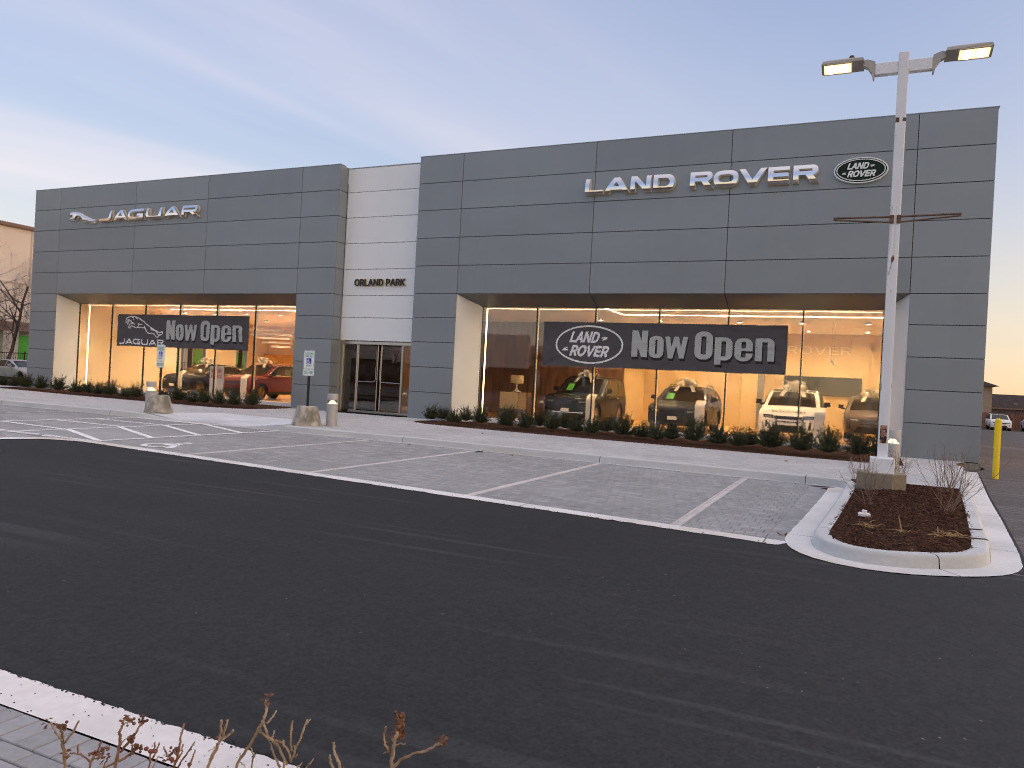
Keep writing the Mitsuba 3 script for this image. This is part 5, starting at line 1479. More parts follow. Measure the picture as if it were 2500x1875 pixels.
t = thing('yellow_bollard', 'bright yellow steel bollard beside the side drive', 'bollard')
ys = (36.72, -2.9)
put(t, None, lathe([(0, -.1), (.066, -.1), (.066, 1.32), (.05, 1.36), (.02, 1.38), (0, 1.38)], 24, (ys[0], ys[1], 0)), 'yellow_paint', smooth=45)
t = thing('pipe_cap', 'small white plastic cleanout cap lying on the island mulch', 'cap')
cxp, cyp = 33.95, -12.75
put(t, 'flange', cbox(cxp - .07, cxp + .07, cyp - .06, cyp + .06, .17, .215, .01), 'pvc_white'); put(t, 'plug', cbox(cxp - .028, cxp + .032, cyp - .025, cyp + .03, .215, .25, .006), 'pvc_white')


# ------------------------------------------------------------------ plants
def boxwood(seed):
    r = np.random.default_rng(seed); vs, fs, uv = [], [], []; n = 0; stems = []
    for k in range(100):
        a, el = r.uniform(0, 6.283), math.asin(r.uniform(.05, 1)); L = r.uniform(.7, 1.12) * (.28 + .06 * math.sin(el) + .03 * r.normal())
        d = np.array([math.cos(a) * math.cos(el), math.sin(a) * math.cos(el), math.sin(el) * 1.25])
        base = np.array([0, 0, .1]) + d * .05 * np.array([1, 1, .2]); tip = base + d * L + np.array([0, 0, .05])
        stems.append(tube([base, (base + tip) / 2 + r.normal(0, .008, 3), tip], [.005, .004, .002], 3))
        tone = r.uniform(0, 1)
        for j in range(30):
            f_ = r.uniform(.35, 1.05); c = base + (tip - base) * f_ + r.normal(0, .013, 3)
            l, w = r.uniform(.028, .050), r.uniform(.015, .026)
            u = d * .6 + r.normal(0, .6, 3); u /= np.linalg.norm(u); q = np.cross(u, r.normal(0, 1, 3)); q /= np.linalg.norm(q) + 1e-9; nn = np.cross(u, q)
            vs += [c - u * l * .5, c + q * w * .5 + nn * .003, c + u * l * .5, c - q * w * .5 + nn * .003]; fs += [[n, n + 1, n + 2], [n, n + 2, n + 3]]
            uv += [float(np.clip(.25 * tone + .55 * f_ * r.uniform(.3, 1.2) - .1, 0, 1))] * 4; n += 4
    uv = np.array(uv)
    return P(tm(vs, fs), 'leaf_box', uv=np.column_stack([uv, 0 * uv])), P(cat(stems), 'bark')


BW = [boxwood(100 + k) for k in range(5)]
SH_R1 = [(22.19, -2.08, .82), (22.82, -1.45, 1.0), (24.02, -1.99, 1.1), (24.62, -1.92, .95), (25.38, -1.62, .92), (26.16, -1.72, .9), (26.69, -1.75, .95), (27.68, -1.84, 1.12), (28.22, -1.78, .85), (28.78, -2.3, .9), (29.02, -1.6, .85), (29.80, -2.3, 1.12), (30.41, -2.18, .98), (30.97, -2.4, .82), (31.16, -1.6, .8), (31.82, -2.5, 1.14), (32.54, -2.7, 1.1), (33.19, -2.62, 1.08), (33.85, -2.42, 1.06), (34.40, -2.5, 1.0)]
SH_R2 = [(20.9, -1.27, .92), (20.8, -.35, .8), (21.94, -.8, .78), (24.44, -.4, .85), (25.33, -.4, .8), (26.73, -.5, .85)]
SH_L = [(-1.5, -1.45, .85), (-0.49, -1.59, .85), (.58, -1.73, .95), (1.78, -1.9, .95), (3.23, -2.1, 1.0), (4.6, -2.3, .95), (5.22, -2.2, .85), (5.95, -2.25, .9), (6.82, -2.4, 1.02), (7.66, -2.4, .85), (8.24, -2.4, .95), (9.38, -2.1, .9), (10.49, -2.35, 1.0), (11.34, -2.5, .8), (12.06, -2.6, .9), (12.65, -2.5, .9), (13.12, -2.2, .85), (13.66, -1.9, .95)]
pr = np.random.default_rng(77)
ORD = ['first', 'second', 'third', 'fourth', 'fifth', 'sixth', 'seventh', 'eighth', 'ninth', 'tenth', 'eleventh', 'twelfth', 'thirteenth', 'fourteenth', 'fifteenth', 'sixteenth', 'seventeenth', 'eighteenth', 'nineteenth', 'twentieth']
for lst, lab, grp in ((SH_R1, '%s boxwood shrub from the left in the front row before the right showroom windows', 'front row shrubs before the right showroom'), (SH_R2, '%s small boxwood shrub from the left in the back row before the right showroom', 'back row shrubs before the right showroom'), (SH_L, '%s boxwood shrub from the left in the row before the left showroom', 'shrubs before the left showroom')):
    for nth, (x, y, s) in enumerate(lst):
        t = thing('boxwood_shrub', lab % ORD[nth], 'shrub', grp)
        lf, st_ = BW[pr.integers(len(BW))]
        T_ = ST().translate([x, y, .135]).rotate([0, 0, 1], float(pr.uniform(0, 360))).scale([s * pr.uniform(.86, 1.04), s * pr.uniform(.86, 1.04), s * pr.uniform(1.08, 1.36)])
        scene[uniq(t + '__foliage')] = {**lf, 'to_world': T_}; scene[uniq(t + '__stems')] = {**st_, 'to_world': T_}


def branches(seed, H, spread, levels=4, r0=.12, up=.25, first=.25, kids=(3, 5), sides=5):
    """a bare tree: (trunk mesh, limb mesh)"""
    r = np.random.default_rng(seed); trunk, limbs = [], []
    def grow(p, d, L, rad, lev):
        n = 6; pts = [p]; 
        for k in range(n):
            d = d + r.normal(0, .10 + .03 * lev, 3) + np.array([0, 0, up * .12 * (1 if lev else .3)]); d /= np.linalg.norm(d); pts.append(pts[-1] + d * L / n)
        rr = np.linspace(rad, rad * (.45 if lev < levels else .3), n + 1)
        (trunk if lev == 0 else limbs).append(tube(pts, rr, sides if lev < 2 else 4 if lev < 3 else 3))
        if lev < levels:
            for k in range(int(r.integers(kids[0], kids[1] + 1)) + (3 if lev == 0 else 0)):
                f_ = r.uniform(first if lev == 0 else .25, 1.0); i = min(n - 1, int(f_ * n)); q = pts[i] + (pts[i + 1] - pts[i]) * (f_ * n - i)
                a = r.uniform(0, 6.283); side = np.cross(d, [math.cos(a), math.sin(a), .2]); side /= np.linalg.norm(side)
                grow(q, d * (1 - spread) + side * spread * 1.3, L * r.uniform(.45, .72), np.interp(f_, [0, 1], [rr[0], rr[-1]]) * .6, lev + 1)
    grow(np.zeros(3), np.array([0, 0, 1.0]), H * .62, r0, 0)
    return cat(trunk), cat(limbs)


def bare_tree(name, x, y, z, seed, H, label, cat_='tree', spread=.55, group=None, **kw):
    t = thing(name, label, cat_, group)
    a, b = branches(seed, H, spread, **kw)
    for part, m in (('trunk', a), ('branches', b)):
        m.apply_translation([x, y, z]); put(t, part, m, 'bark', smooth=60)
    return t


bare_tree('bare_tree', -16.9, 8.0, -.15, 12, 10.5, 'bare dark branched tree at the left edge before the beige building', spread=.6, levels=5, r0=.14, kids=(4, 6), first=.3)
bare_tree('bare_tree', 49.1, 76.0, -.72, 9, 4.2, 'thin bare young tree before the brown fence far right', spread=.4, levels=3, r0=.06)


def dry_shrub(x, y, z, n, h, seed, label, spread=.5):
    t = thing('dry_shrub', label, 'shrub'); r = np.random.default_rng(seed); st, tw = [], []
    for k in range(n):
        a = r.uniform(0, 6.283); out = r.uniform(.1, spread); L = h * r.uniform(.6, 1.1)
        p0 = np.array([x + r.normal(0, .04), y + r.normal(0, .04), z]); tip = p0 + np.array([math.cos(a) * out * L, math.sin(a) * out * L, L])
        pts = [p0]
        for q in (.35, .7, 1): pts.append(p0 + (tip - p0) * q + np.array([math.cos(a), math.sin(a), 0]) * (.10 * L * math.sin(q * 3.1)) + r.normal(0, .012, 3))
        st.append(tube(pts, [.0045, .0036, .0027, .0015], 4))
        for j in range(int(r.integers(5, 10))):
            f_ = r.uniform(.3, .98); i = min(2, int(f_ * 3)); q = pts[i] + (pts[i + 1] - pts[i]) * (f_ * 3 - i)
            d = (pts[i + 1] - pts[i]); d = d / np.linalg.norm(d) + r.normal(0, .6, 3) + np.array([math.cos(a), math.sin(a), 0]) * .4; d /= np.linalg.norm(d); l = r.uniform(.06, .2) * h / .6
            tw.append(tube([q, q + d * l * .5 + r.normal(0, .006, 3), q + d * l + np.array([0, 0, .02])], [.0024, .0018, .0010], 3))
    put(t, 'stems', cat(st), 'twig_pale', kind='stuff'); put(t, 'twigs', cat(tw), 'twig_pale', kind='stuff')


dry_shrub(34.02, -11.35, .15, 11, .66, 1, 'leafless pale shrub growing in front of the lamp base', .85)
dry_shrub(35.02, -11.25, .15, 17, .74, 2, 'larger leafless brown shrub on the right side of the island', .95)
dry_shrub(34.55, -8.15, .15, 14, .62, 3, 'leafless shrub behind the right side of the lamp base', .45)
dry_shrub(35.25, -8.5, .15, 13, .74, 4, 'leafless shrub at the far right end of the island', .5)
dry_shrub(33.83, -8.55, .15, 9, .60, 5, 'leafless shrub behind the left side of the lamp base', .4)


def straw_clump(x, y, seed, n, label, upright=0):
    t = thing('straw_clump', label, 'dead plant', None); r = np.random.default_rng(seed); ms = []
    for k in range(n):
        a = r.uniform(0, 6.283); L = r.uniform(.06, .2); p = np.array([x + r.normal(0, .05), y + r.normal(0, .04), .165 + r.uniform(0, .02)])
        d = np.array([math.cos(a), math.sin(a), r.uniform(-.05, .35)]); w = r.uniform(.002, .005)
        pts = [p, p + d * L * .5 + np.array([0, 0, .012]), p + d * L + np.array([0, 0, -.01])]; ms.append(tube(pts, [w, w * .8, w * .3], 4))
    for k in range(upright): ms.append(tube([[x, y, .15], [x - .02, y + .01, .24], [x - .045, y + .01, .35]], [.008, .007, .004], 5))
    put(t, 'dry_stalks', cat(ms), 'straw', kind='stuff')


straw_clump(33.98, -13.55, 1, 22, 'flattened straw coloured stalks left of the upright dead stalk')
straw_clump(34.33, -13.75, 2, 9, 'single upright dead stalk in the mulch near the island nose', 2)
straw_clump(34.62, -13.70, 3, 6, 'small pale dead clump between the stalk and the right clump')
straw_clump(34.82, -13.55, 4, 24, 'flattened straw coloured stalks near the right corner of the island')
for (x, y, a, l, lab) in ((35.14, -12.75, 18, .19, 'dark stick lying across the right island kerb'), (35.10, -13.45, -8, .18, 'shorter dark stick on the kerb near the island nose')):
    t = thing('stick', lab, 'stick'); aa = math.radians(a)
    put(t, None, tube([[x - .1, y, .16], [x + .05, y + .02 * math.sin(aa), .165], [x - .1 + l * math.cos(aa), y + l * math.sin(aa), .16]], [.009, .008, .006], 6), 'bark')

# fallen leaves and crumbs on the pavement
r_ = np.random.default_rng(31)
def leaf_mesh(x, y, z, s, rr):
    ms = []
    for k in range(5):
        a = rr.uniform(0, 6.28); c = np.array([x + rr.normal(0, s * .5), y + rr.normal(0, s * .5), z + .01 + rr.uniform(0, s * .35)])
        u = np.array([math.cos(a), math.sin(a), rr.normal(0, .4)]) * s * .6; q = np.array([-math.sin(a), math.cos(a), rr.normal(0, .4)]) * s * .35
        ms.append(tm([c - u, c + q, c + u, c - q, c + [0, 0, .008]], [[0, 1, 4], [1, 2, 4], [2, 3, 4], [3, 0, 4], [0, 3, 2], [0, 2, 1]]))
    return cat(ms)


for (x, y, z, s, lab) in ((26.2, -8.05, 0, .09, 'curled brown leaf heap against the kerb in the middle bay'), (24.3, -8.0, 0, .04, 'small dark leaf on the pavers at the foot of the kerb'), (27.0, -8.1, 0, .035, 'small leaf beside the kerb right of the leaf heap'), (32.4, -5.0, .15, .05, 'thin brown leaf on the sidewalk left of the lamp post'), (24.5, -4.6, .15, .045, 'small brown leaf on the sidewalk before the left end of the shrub row'), (33.1, -13.9, 0, .05, 'dark leaves in the gutter left of the island nose')):
    t = thing('fallen_leaf', lab, 'leaf'); put(t, None, leaf_mesh(x, y, z, s, r_), 'dead_leaf')
t = thing('pavement_crumbs', 'dark asphalt crumbs scattered along the ribbon and kerb edges', 'crumbs', kind='stuff'); ms = []
for k in range(420):
    if k < 240: x = r_.uniform(29.5, 33); y = -20.735 + abs(r_.normal(0, .012)) * r_.choice([1, -1]); s = r_.uniform(.003, .010)
    elif k < 330: x = r_.uniform(22, 33); y = rib(x) - .27 - r_.normal(0, .04); s = r_.uniform(.005, .016)
    else: x = r_.uniform(30, 33.2); y = -20.85 + r_.normal(0, .08); s = r_.uniform(.002, .006)
    b_ = tm(_HS * np.array([s, s * r_.uniform(.5, 1), s * .6]) * .5, _HF); b_.apply_transform(rotz(r_.uniform(0, 90), (x, y, .008))); ms.append(b_)
scene[t] = P(cat(ms), 'asphalt_new')

# thorny rose stems in the nearest bed
ROSE = [([([[np.float64(31.783), np.float64(-21.721), 0.0], [31.794, -21.712, 0.42], [31.836, -21.749, 0.498], [31.824, -21.745, 0.521]], 0.0046, 0.0041, None), ([[31.826, -21.747, 0.523], [31.861, -21.775, 0.564], [31.866, -21.778, 0.584]], 0.0037, 0.003, 'bud'), ([[31.837, -21.756, 0.529], [31.756, -21.72, 0.517], [31.737, -21.723, 0.543]], 0.0035, 0.0026, 'leaf'), ([[31.832, -21.747, 0.515], [31.855, -21.743, 0.541], [31.885, -21.744, 0.589]], 0.0035, 0.0023, None)], 'forked tan rose stem furthest left', 'rose_stem'), ([([[np.float64(31.953), np.float64(-21.665), 0.0], [31.934, -21.661, 0.434], [31.948, -21.663, 0.474], [31.943, -21.655, 0.514], [31.946, -21.659, 0.542]], 0.005, 0.004, None), ([[31.925, -21.641, 0.53], [31.904, -21.617, 0.535], [31.899, -21.607, 0.546]], 0.0038, 0.0031, 'leaf'), ([[31.936, -21.648, 0.548], [31.953, -21.644, 0.563], [31.953, -21.632, 0.559]], 0.0019, 0.0015, 'bud'), ([[31.878, -21.599, 0.439], [31.905, -21.592, 0.473], [31.931, -21.586, 0.509], [31.926, -21.566, 0.53]], 0.0036, 0.0031, 'bud'), ([[31.948, -21.651, 0.507], [31.967, -21.649, 0.525], [31.96, -21.632, 0.517]], 0.0015, 0.0012, 'bud'), ([[31.879, -21.65, 0.414], [31.915, -21.632, 0.438], [31.932, -21.609, 0.447], [31.998, -21.641, 0.496]], 0.0038, 0.0026, 'bud'), ([[31.938, -21.614, 0.45], [31.959, -21.625, 0.473], [31.986, -21.649, 0.509]], 0.0026, 0.0018, None)], 'tall brown rose stem with curled leaf tufts second from the left', 'rose_stem_red'), ([([[np.float64(31.934), np.float64(-21.743), 0.0], [31.933, -21.742, 0.47], [31.928, -21.729, 0.487], [31.949, -21.729, 0.512], [31.976, -21.74, 0.554]], 0.0034, 0.0023, None), ([[31.918, -21.724, 0.473], [31.881, -21.725, 0.483], [31.863, -21.729, 0.486], [31.825, -21.721, 0.474]], 0.0027, 0.0018, 'leaf'), ([[31.912, -21.762, 0.513], [31.929, -21.775, 0.547]], 0.0023, 0.0017, None), ([[31.935, -21.734, 0.492], [31.944, -21.717, 0.49], [31.958, -21.716, 0.511]], 0.0023, 0.0016, 'leaf'), ([[31.959, -21.753, 0.506], [31.96, -21.748, 0.516], [31.999, -21.785, 0.548]], 0.0023, 0.0016, 'leaf'), ([[31.962, -21.72, 0.467], [31.964, -21.708, 0.485], [31.996, -21.729, 0.52]], 0.0023, 0.0015, None), ([[31.958, -21.735, 0.495], [31.983, -21.745, 0.515], [31.968, -21.735, 0.51]], 0.0023, 0.0016, 'leaf')], 'low rose stem covered in withered red leaves between the two left stems', 'rose_stem_red'), ([([[np.float64(32.102), np.float64(-21.714), 0.0], [32.079, -21.671, 0.476], [32.098, -21.682, 0.511], [32.087, -21.672, 0.525]], 0.0028, 0.0021, 'hip'), ([[32.057, -21.647, 0.495], [32.062, -21.638, 0.514], [32.073, -21.646, 0.536]], 0.0023, 0.0019, None), ([[32.029, -21.614, 0.464], [32.059, -21.627, 0.499], [32.059, -21.619, 0.521]], 0.0023, 0.0019, None), ([[32.066, -21.655, 0.507], [32.035, -21.639, 0.501], [32.033, -21.64, 0.505]], 0.0019, 0.0015, 'hip'), ([[32.058, -21.644, 0.5], [32.094, -21.665, 0.523], [32.069, -21.64, 0.507]], 0.0017, 0.0015, 'hip'), ([[32.044, -21.626, 0.447], [32.039, -21.611, 0.459], [32.03, -21.59, 0.462]], 0.0016, 0.0012, None)], 'small rose stem with three red hips', 'rose_stem_red'), ([([[np.float64(32.036), np.float64(-21.582), 0.0], [32.065, -21.57, 0.428], [32.083, -21.576, 0.461], [32.1, -21.586, 0.502], [32.115, -21.596, 0.545], [32.102, -21.572, 0.567]], 0.0038, 0.0026, None), ([[32.081, -21.578, 0.452], [32.062, -21.581, 0.465], [32.041, -21.578, 0.46]], 0.0029, 0.0021, 'leaf'), ([[32.086, -21.596, 0.461], [32.113, -21.621, 0.487]], 0.0029, 0.0024, 'hip'), ([[32.078, -21.572, 0.468], [32.052, -21.557, 0.465], [32.043, -21.545, 0.462]], 0.0021, 0.0017, 'bud'), ([[32.048, -21.581, 0.467], [32.045, -21.589, 0.493]], 0.0024, 0.0019, None), ([[32.077, -21.566, 0.456], [32.091, -21.565, 0.481], [32.08, -21.552, 0.494]], 0.0026, 0.002, None), ([[32.055, -21.545, 0.415], [32.072, -21.534, 0.45], [32.097, -21.525, 0.494]], 0.0027, 0.0019, None), ([[32.103, -21.548, 0.429], [32.109, -21.541, 0.456], [32.074, -21.501, 0.453]], 0.0026, 0.0019, None), ([[32.088, -21.534, 0.422], [32.066, -21.511, 0.413]], 0.0024, 0.0019, 'hip')], 'rose stem with a curled brown leaf left of the middle', 'rose_stem_red'), ([([[np.float64(32.163), np.float64(-21.574), 0.0], [32.152, -21.528, 0.432], [32.172, -21.526, 0.476], [32.194, -21.529, 0.515]], 0.0049, 0.0041, None), ([[32.133, -21.466, 0.474], [32.12, -21.448, 0.497], [32.139, -21.468, 0.544]], 0.0036, 0.0034, None), ([[32.166, -21.498, 0.498], [32.19, -21.505, 0.536], [32.195, -21.501, 0.572]], 0.0036, 0.0034, None), ([[32.146, -21.471, 0.489], [32.139, -21.429, 0.486], [32.151, -21.429, 0.503]], 0.0034, 0.0029, None), ([[32.13, -21.476, 0.467], [32.107, -21.483, 0.451]], 0.0015, 0.001, None), ([[32.123, -21.457, 0.483], [32.109, -21.448, 0.477]], 0.0024, 0.0024, 'hip')], 'three pronged thorny rose stem over the white band', 'rose_stem'), ([([[np.float64(32.148), np.float64(-21.412), 0.0], [32.135, -21.406, 0.375], [32.186, -21.406, 0.444], [32.218, -21.395, 0.503], [32.245, -21.401, 0.551], [32.228, -21.375, 0.569]], 0.005, 0.0037, None), ([[32.245, -21.395, 0.58], [32.236, -21.388, 0.583], [32.245, -21.4, 0.605]], 0.0032, 0.0025, 'leaf'), ([[32.254, -21.401, 0.537], [32.263, -21.387, 0.55], [32.239, -21.344, 0.55]], 0.0032, 0.0025, None), ([[32.174, -21.423, 0.413], [32.184, -21.431, 0.442]], 0.0019, 0.0012, None), ([[32.223, -21.421, 0.405], [32.245, -21.44, 0.458], [32.228, -21.436, 0.471]], 0.0025, 0.0017, None), ([[32.162, -21.405, 0.398], [32.177, -21.398, 0.383]], 0.0019, 0.0012, None)], 'tallest leaning rose stem with a red leaf tuft at its tip', 'rose_stem'), ([([[np.float64(32.276), np.float64(-21.367), 0.0], [32.292, -21.357, 0.395], [32.287, -21.356, 0.421], [32.267, -21.362, 0.458], [32.273, -21.393, 0.488], [32.25, -21.414, 0.51], [32.241, -21.416, 0.52]], 0.0042, 0.0035, None), ([[32.264, -21.395, 0.486], [32.257, -21.405, 0.512], [32.24, -21.394, 0.531], [32.238, -21.404, 0.542]], 0.0037, 0.003, None), ([[32.248, -21.365, 0.47], [32.26, -21.342, 0.436], [32.272, -21.322, 0.383]], 0.0038, 0.0033, None), ([[32.231, -21.354, 0.462], [32.265, -21.385, 0.494], [32.256, -21.37, 0.504]], 0.003, 0.0022, None), ([[32.274, -21.383, 0.484], [32.297, -21.369, 0.472], [32.304, -21.348, 0.437], [32.293, -21.329, 0.399]], 0.0035, 0.003, None), ([[32.279, -21.347, 0.459], [32.272, -21.347, 0.469]], 0.0025, 0.002, None), ([[32.266, -21.296, 0.414], [32.264, -21.304, 0.457], [32.27, -21.303, 0.511]], 0.0033, 0.0028, None), ([[32.282, -21.307, 0.419], [32.306, -21.308, 0.461], [32.297, -21.265, 0.507]], 0.0035, 0.0028, None), ([[32.31, -21.289, 0.503], [32.296, -21.248, 0.502]], 0.002, 0.0015, None), ([[32.287, -21.323, 0.399], [32.302, -21.325, 0.431], [32.298, -21.322, 0.449]], 0.0033, 0.0023, None), ([[32.274, -21.312, 0.387], [32.302, -21.312, 0.418]], 0.0028, 0.002, None), ([[32.28, -21.361, 0.394], [32.261, -21.37, 0.432], [32.226, -21.35, 0.451]], 0.0032, 0.0027, None), ([[32.34, -21.356, 0.405], [32.34, -21.333, 0.413]], 0.0025, 0.0017, None), ([[32.365, -21.345, 0.407], [32.387, -21.356, 0.431], [32.404, -21.363, 0.452]], 0.0025, 0.0017, None)], 'many branched thorny rose bush in the middle of the foreground', 'rose_stem'), ([([[np.float64(32.539), np.float64(-21.359), 0.0], [32.527, -21.392, 0.47], [32.51, -21.397, 0.499], [32.488, -21.384, 0.514], [32.488, -21.38, 0.53]], 0.0043, 0.0033, None), ([[32.489, -21.378, 0.453], [32.479, -21.378, 0.468], [32.479, -21.384, 0.491]], 0.0038, 0.0031, None)], 'two short thorny rose tips right of the bush', 'rose_stem'), ([([[np.float64(32.661), np.float64(-21.317), 0.0], [32.661, -21.34, 0.482], [32.655, -21.326, 0.51], [32.678, -21.354, 0.571], [32.675, -21.341, 0.588]], 0.0052, 0.0043, None), ([[32.655, -21.309, 0.57], [32.666, -21.322, 0.596], [32.67, -21.312, 0.622]], 0.004, 0.0029, 'seed'), ([[32.66, -21.317, 0.575], [32.665, -21.319, 0.591], [32.667, -21.317, 0.606]], 0.004, 0.0029, 'seed'), ([[32.647, -21.314, 0.547], [32.645, -21.319, 0.558], [32.652, -21.334, 0.568]], 0.0024, 0.0024, 'leaf'), ([[32.643, -21.317, 0.506], [32.649, -21.361, 0.556], [32.648, -21.365, 0.583], [32.664, -21.384, 0.618]], 0.0031, 0.0024, None), ([[32.641, -21.289, 0.521], [32.638, -21.263, 0.515], [32.674, -21.289, 0.533]], 0.0017, 0.0012, None), ([[32.637, -21.291, 0.456], [32.661, -21.282, 0.485], [32.705, -21.285, 0.512], [32.731, -21.262, 0.516], [32.765, -21.256, 0.542]], 0.0041, 0.0034, None), ([[32.773, -21.27, 0.549], [32.783, -21.271, 0.558]], 0.0041, 0.0036, 'leaf'), ([[32.762, -21.24, 0.536], [32.766, -21.235, 0.535]], 0.0036, 0.0036, 'bud'), ([[32.65, -21.337, 0.528], [32.628, -21.333, 0.511]], 0.0012, 0.001, None)], 'rightmost rose stem with a dry seed head and long side branch', 'rose_stem')]


def rose(key, stems, label, tone):
    t = thing('rose_stems', label, 'plant'); st, th, bits, hips = [], [], [], []
    rr = np.random.default_rng(len(label) * 7 + key)
    for pts, r0, r1, end in stems:
        p = np.array(pts, float)
        # smooth the polyline
        if len(p) > 2:
            tt = np.linspace(0, len(p) - 1, (len(p) - 1) * 4 + 1); i = np.clip(tt.astype(int), 0, len(p) - 2); fr = (tt - i)[:, None]
            q = p[i] * (1 - fr) + p[i + 1] * fr
            for _ in range(2): q[1:-1] = .25 * q[:-2] + .5 * q[1:-1] + .25 * q[2:]
        else: q = p[0] + (p[1] - p[0]) * np.linspace(0, 1, 6)[:, None]
        q[1:-1] += rr.normal(0, .0012, q[1:-1].shape)
        st.append(tube(q, np.linspace(r0, r1, len(q)) * (1 + .18 * rr.normal(0, 1, len(q)).clip(-1, 1)), 7))
        L = np.linalg.norm(np.diff(q, axis=0), axis=1).sum()
        for k in range(int(L / .006)):
            i = rr.integers(len(q) - 1); c = q[i] + (q[i + 1] - q[i]) * rr.uniform(); d = rr.normal(0, 1, 3); ax = q[i + 1] - q[i]; d -= ax * (d @ ax) / (ax @ ax + 1e-12); d /= np.linalg.norm(d); l = rr.uniform(.002, .0055)
            e = ax / (np.linalg.norm(ax) + 1e-9) * .0011; g = np.cross(d, e / .0011) * .0011; c = c + d * r1 * .9
            th.append(tm([c - e, c + e, c + g, c + d * l], [[0, 1, 3], [1, 2, 3], [2, 0, 3]]))
        tip = q[-1]
        if end == 'hip':
            hips.append(moved(trimesh.creation.icosphere(2, .0065), trimesh.transformations.scale_and_translate([1, 1, .9], tip)))
        elif end == 'leaf':
            for k in range(7):
                a = rr.uniform(0, 6.28); u = np.array([math.cos(a), math.sin(a), rr.normal(0, .5)]) * rr.uniform(.008, .017); w = np.cross(u, [0, 0, 1.0]) * .55 + rr.normal(0, .002, 3); c = tip + rr.normal(0, .007, 3)
                bits.append(tm([c, c + u * .5 + w, c + u, c + u * .5 - w, c + u * .5 + [0, 0, .004]], [[0, 1, 4], [1, 2, 4], [2, 3, 4], [3, 0, 4]]))
        elif end == 'seed':
            for k in range(46):
                c = tip + np.array([rr.normal(0, .007), rr.normal(0, .007), -rr.uniform(-.012, .055)]); s = rr.uniform(.003, .006)
                bits.append(moved(trimesh.creation.icosphere(1, s), trimesh.transformations.translation_matrix(c)))
        elif end == 'bud':
            for k in range(12):
                c = tip + rr.normal(0, .006, 3); bits.append(moved(trimesh.creation.icosphere(1, rr.uniform(.003, .006)), trimesh.transformations.translation_matrix(c)))
    put(t, 'stem', cat(st), tone, smooth=50); put(t, 'thorns', cat(th), tone, kind='stuff')
    if bits: put(t, 'dry_leaves', cat(bits), 'dead_leaf', kind='stuff')
    for h in hips: put(t, 'rose_hip', h, 'rose_hip', smooth=True)


for i, (stems, label, tone) in enumerate(ROSE): rose(i, stems, label, tone)

# ------------------------------------------------------------------ neighbours and background
t = thing('storage_building', 'tall beige storage building with bright green roll up doors at the left', 'building')
NX, NH = -25.0, 11.62
put(t, 'wall', box(NX - 30, NX, -25, 90, 4.2, NH - .3), 'stucco_beige')
put(t, 'lower_wall', box(NX - 30, NX - .6, -25, 90, -1, 4.2), 'stucco_tan')
put(t, 'cornice', cbox(NX - 30, NX + .25, -25.2, 90.2, NH - .3, NH, .05), 'trim_brown')
put(t, 'band', box(NX - .02, NX + .05, -25, 90, 7.1, 7.2), 'stucco_tan')
for k in range(9): put(t, 'pilaster', box(NX - .02, NX + .05, 14.5 - 11 + 11 * k - 11, 14.62 - 11 + 11 * k - 11, 4.4, NH - .3), 'stucco_tan')
put(t, 'soffit_beam', box(NX - .7, NX + .02, -25, 90, 3.5, 4.2), 'trim_brown')
y = -4.0
while y < 70:
    put(t, 'pier', box(NX - .65, NX + .0, y, y + 1.15, -1, 3.5), 'stucco_tan')
    d = put(t, 'roll_door', box(NX - .58, NX - .55, y + 1.15, y + 5.6, -1, 3.2), 'door_green')
    put(d, 'slats', cat([box(NX - .55, NX - .535, y + 1.15, y + 5.6, z, z + .05) for z in np.arange(-.8, 3.2, .22)]), 'door_green')
    y += 5.6
t = thing('rail_fence', 'black metal rail fence before the green roll up doors', 'fence')
for z in (.55, 1.9): put(t, 'rail', box(-21.53, -21.48, -6, 40, z - .12, z - .07), 'black_satin')
for y in np.arange(-6, 40, 2.6): put(t, 'post', cbox(-21.54, -21.46, y, y + .08, -.6, 1.95, .01), 'black_satin')
put(t, 'pickets', cat([box(-21.515, -21.495, y, y + .02, .2, 1.85) for y in np.arange(-6, 40, .16)]), 'black_satin', kind='stuff')

FB = 78.0; zf = float(gz(FB))
t = thing('board_fence', 'long brown board fence far right behind the parked cars', 'fence')
xs = 36.0; fr_ = np.random.default_rng(5)
while xs < 66:
    w = .30; m = cbox(xs + .01, xs + w - .01, FB, FB + .03, zf, zf + 1.86 + fr_.normal(0, .01), .006); put(t, 'board', m, 'fence_wood', uv=tone_uv(m, fr_.uniform())); xs += w
put(t, 'rail', box(36, 66, FB + .03, FB + .1, zf + 1.5, zf + 1.62), 'fence_wood')
struct('grass_verge', sheet_box(36, 90, FB - 6.0, FB, 0.03), 'grass_dry')
t = thing('low_building', 'long mauve building with dark shingle roof behind the fence', 'building')
put(t, 'wall', box(36, 110, 92, 104, -1, 1.75), 'mauve_siding')
put(t, 'roof', tm([[35.5, 91.5, 1.7], [110, 91.5, 1.7], [110, 98, 3.55], [35.5, 98, 3.55], [35.5, 105, 1.7], [110, 105, 1.7]], [[0, 1, 2], [0, 2, 3], [3, 2, 5], [3, 5, 4]]), 'shingle')
put(t, 'eave', box(35.5, 110, 91.45, 91.55, 1.56, 1.72), 'trim_brown')
for k in range(6): put(t, 'roof_vent', cbox(47 + 5 * k, 47.4 + 5 * k, 93, 93.3, 2.0, 2.45, .04), 'trim_brown')
t = thing('brick_house', 'tan brick house with dark hip roof showing past the right corner', 'house')
put(t, 'wall', box(36, 48.35, 84, 91, -1, 4.3), 'brick_tan')
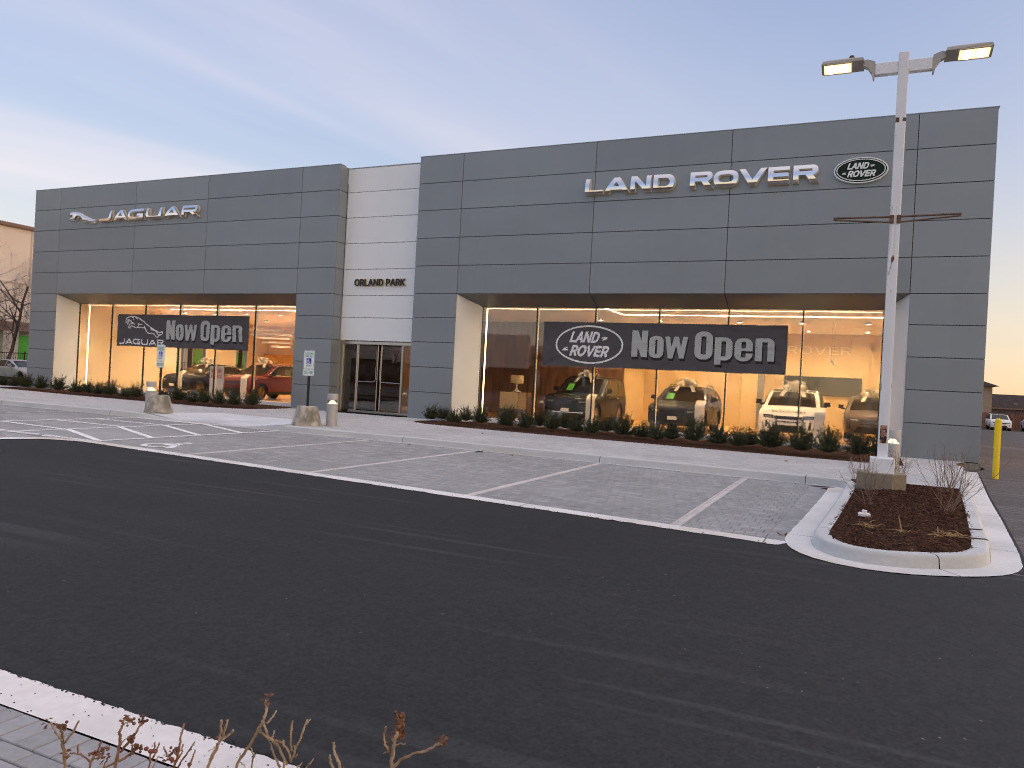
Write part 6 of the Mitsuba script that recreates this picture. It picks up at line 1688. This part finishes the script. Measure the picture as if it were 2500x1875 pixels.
put(t, 'roof', tm([[35, 83.3, 4.25], [49.0, 83.3, 4.25], [49.0, 91.7, 4.25], [35, 91.7, 4.25], [38, 87.5, 6.0], [44.5, 87.5, 6.0]], [[0, 1, 5], [0, 5, 4], [1, 2, 5], [2, 3, 4], [2, 4, 5], [3, 0, 4], [0, 3, 2], [0, 2, 1]]), 'shingle')
for x, z in ((46.4, 2.9), (46.2, .7)):
    w = put(t, 'window', box(x, x + .9, 83.95, 84.02, z, z + 1.2), 'car_glass'); put(w, 'frame', cat([box(x - .08, x, 83.93, 84.0, z - .08, z + 1.28), box(x + .9, x + .98, 83.93, 84.0, z - .08, z + 1.28), box(x, x + .9, 83.93, 84.0, z + 1.2, z + 1.28), box(x, x + .9, 83.93, 84.0, z - .08, z)]), 'satin_white')

# across the street, seen mirrored in the glass
t = thing('opposite_showroom', 'long low showroom across the street mirrored in the windows', 'building')
put(t, 'wall', box(-75, 12, -92, -72, -.1, 6.6), 'brick_dark')
put(t, 'fascia', cbox(-60, 4, -72.0, -71.6, 4.0, 6.9, .05), 'stucco_tan')
put(t, 'fascia', cbox(-30, -8, -71.6, -71.3, 3.6, 8.3, .05), 'stucco_beige')
for k in range(10): put(t, 'window', box(-58 + 6 * k, -53 + 6 * k, -71.98, -71.9, .4, 3.2), 'car_glass')
m = meshkit.text_mesh('ORLAND', 1.1, .1, True); m.apply_translation([0, 0, 0]); v = np.asarray(m.vertices)
put(t, 'lettering', tm(np.column_stack([-1.5 - v[:, 0], -71.55 + v[:, 2], 4.7 + v[:, 1]]), m.faces), 'black_satin')
TREE_LABELS = ['bare street tree furthest left across the road, mirrored in the left windows', 'bare street tree mirrored left of the right banner', 'tall bare street tree mirrored behind the right banner', 'bare street tree mirrored at the right edge of the right banner', 'tall bare street tree mirrored above the white display car', 'bare street tree mirrored at the right end of the right windows']
for k, (x, y, H, sd) in enumerate(((-22, -60, 8, 25), (14, -66, 9, 21), (21, -70, 11, 22), (29, -64, 10, 23), (37, -69, 11, 24), (45, -62, 9, 26))):
    bare_tree('street_tree', x, y, -.1, sd, H, TREE_LABELS[k], spread=.5, group='bare trees across the road', levels=4, r0=.14, kids=(3, 4), sides=4)
build_car('street_car', 'teal car parked behind the viewer and mirrored in the left windows', COMPACT, 'paint_teal', (14.0, -31.0), 90, -.02, detail=False)
build_car('street_car', 'silver saloon parked behind the viewer and mirrored in the right windows', SEDAN, 'paint_silver', (24.0, -31.0), 90, -.02, detail=False)
build_car('street_car', 'red car parked behind the viewer and mirrored in the right windows', SLEEK, 'paint_red', (19.5, -31.0), 90, -.02, detail=False)

for x, y, lab in ((13.5, -33.0, 'tall street lamp behind the viewer mirrored left of the right banner'), (29.0, -36.0, 'tall street lamp behind the viewer mirrored right of the right banner')):
    t = thing('street_lamp', lab, 'street lamp')
    put(t, 'pole', cbox(x - .09, x + .09, y - .09, y + .09, -.02, 9.2, .01), 'pole_white')
    for s_ in (-1, 1):
        put(t, 'arm', cbox(min(x + s_ * .09, x + s_ * .5), max(x + s_ * .09, x + s_ * .5), y - .05, y + .05, 9.0, 9.1, .01), 'pole_white'); put(t, 'lamp_head', cbox(min(x + s_ * .5, x + s_ * 1.2), max(x + s_ * .5, x + s_ * 1.2), y - .16, y + .16, 9.0, 9.12, .03), 'lamp_housing')
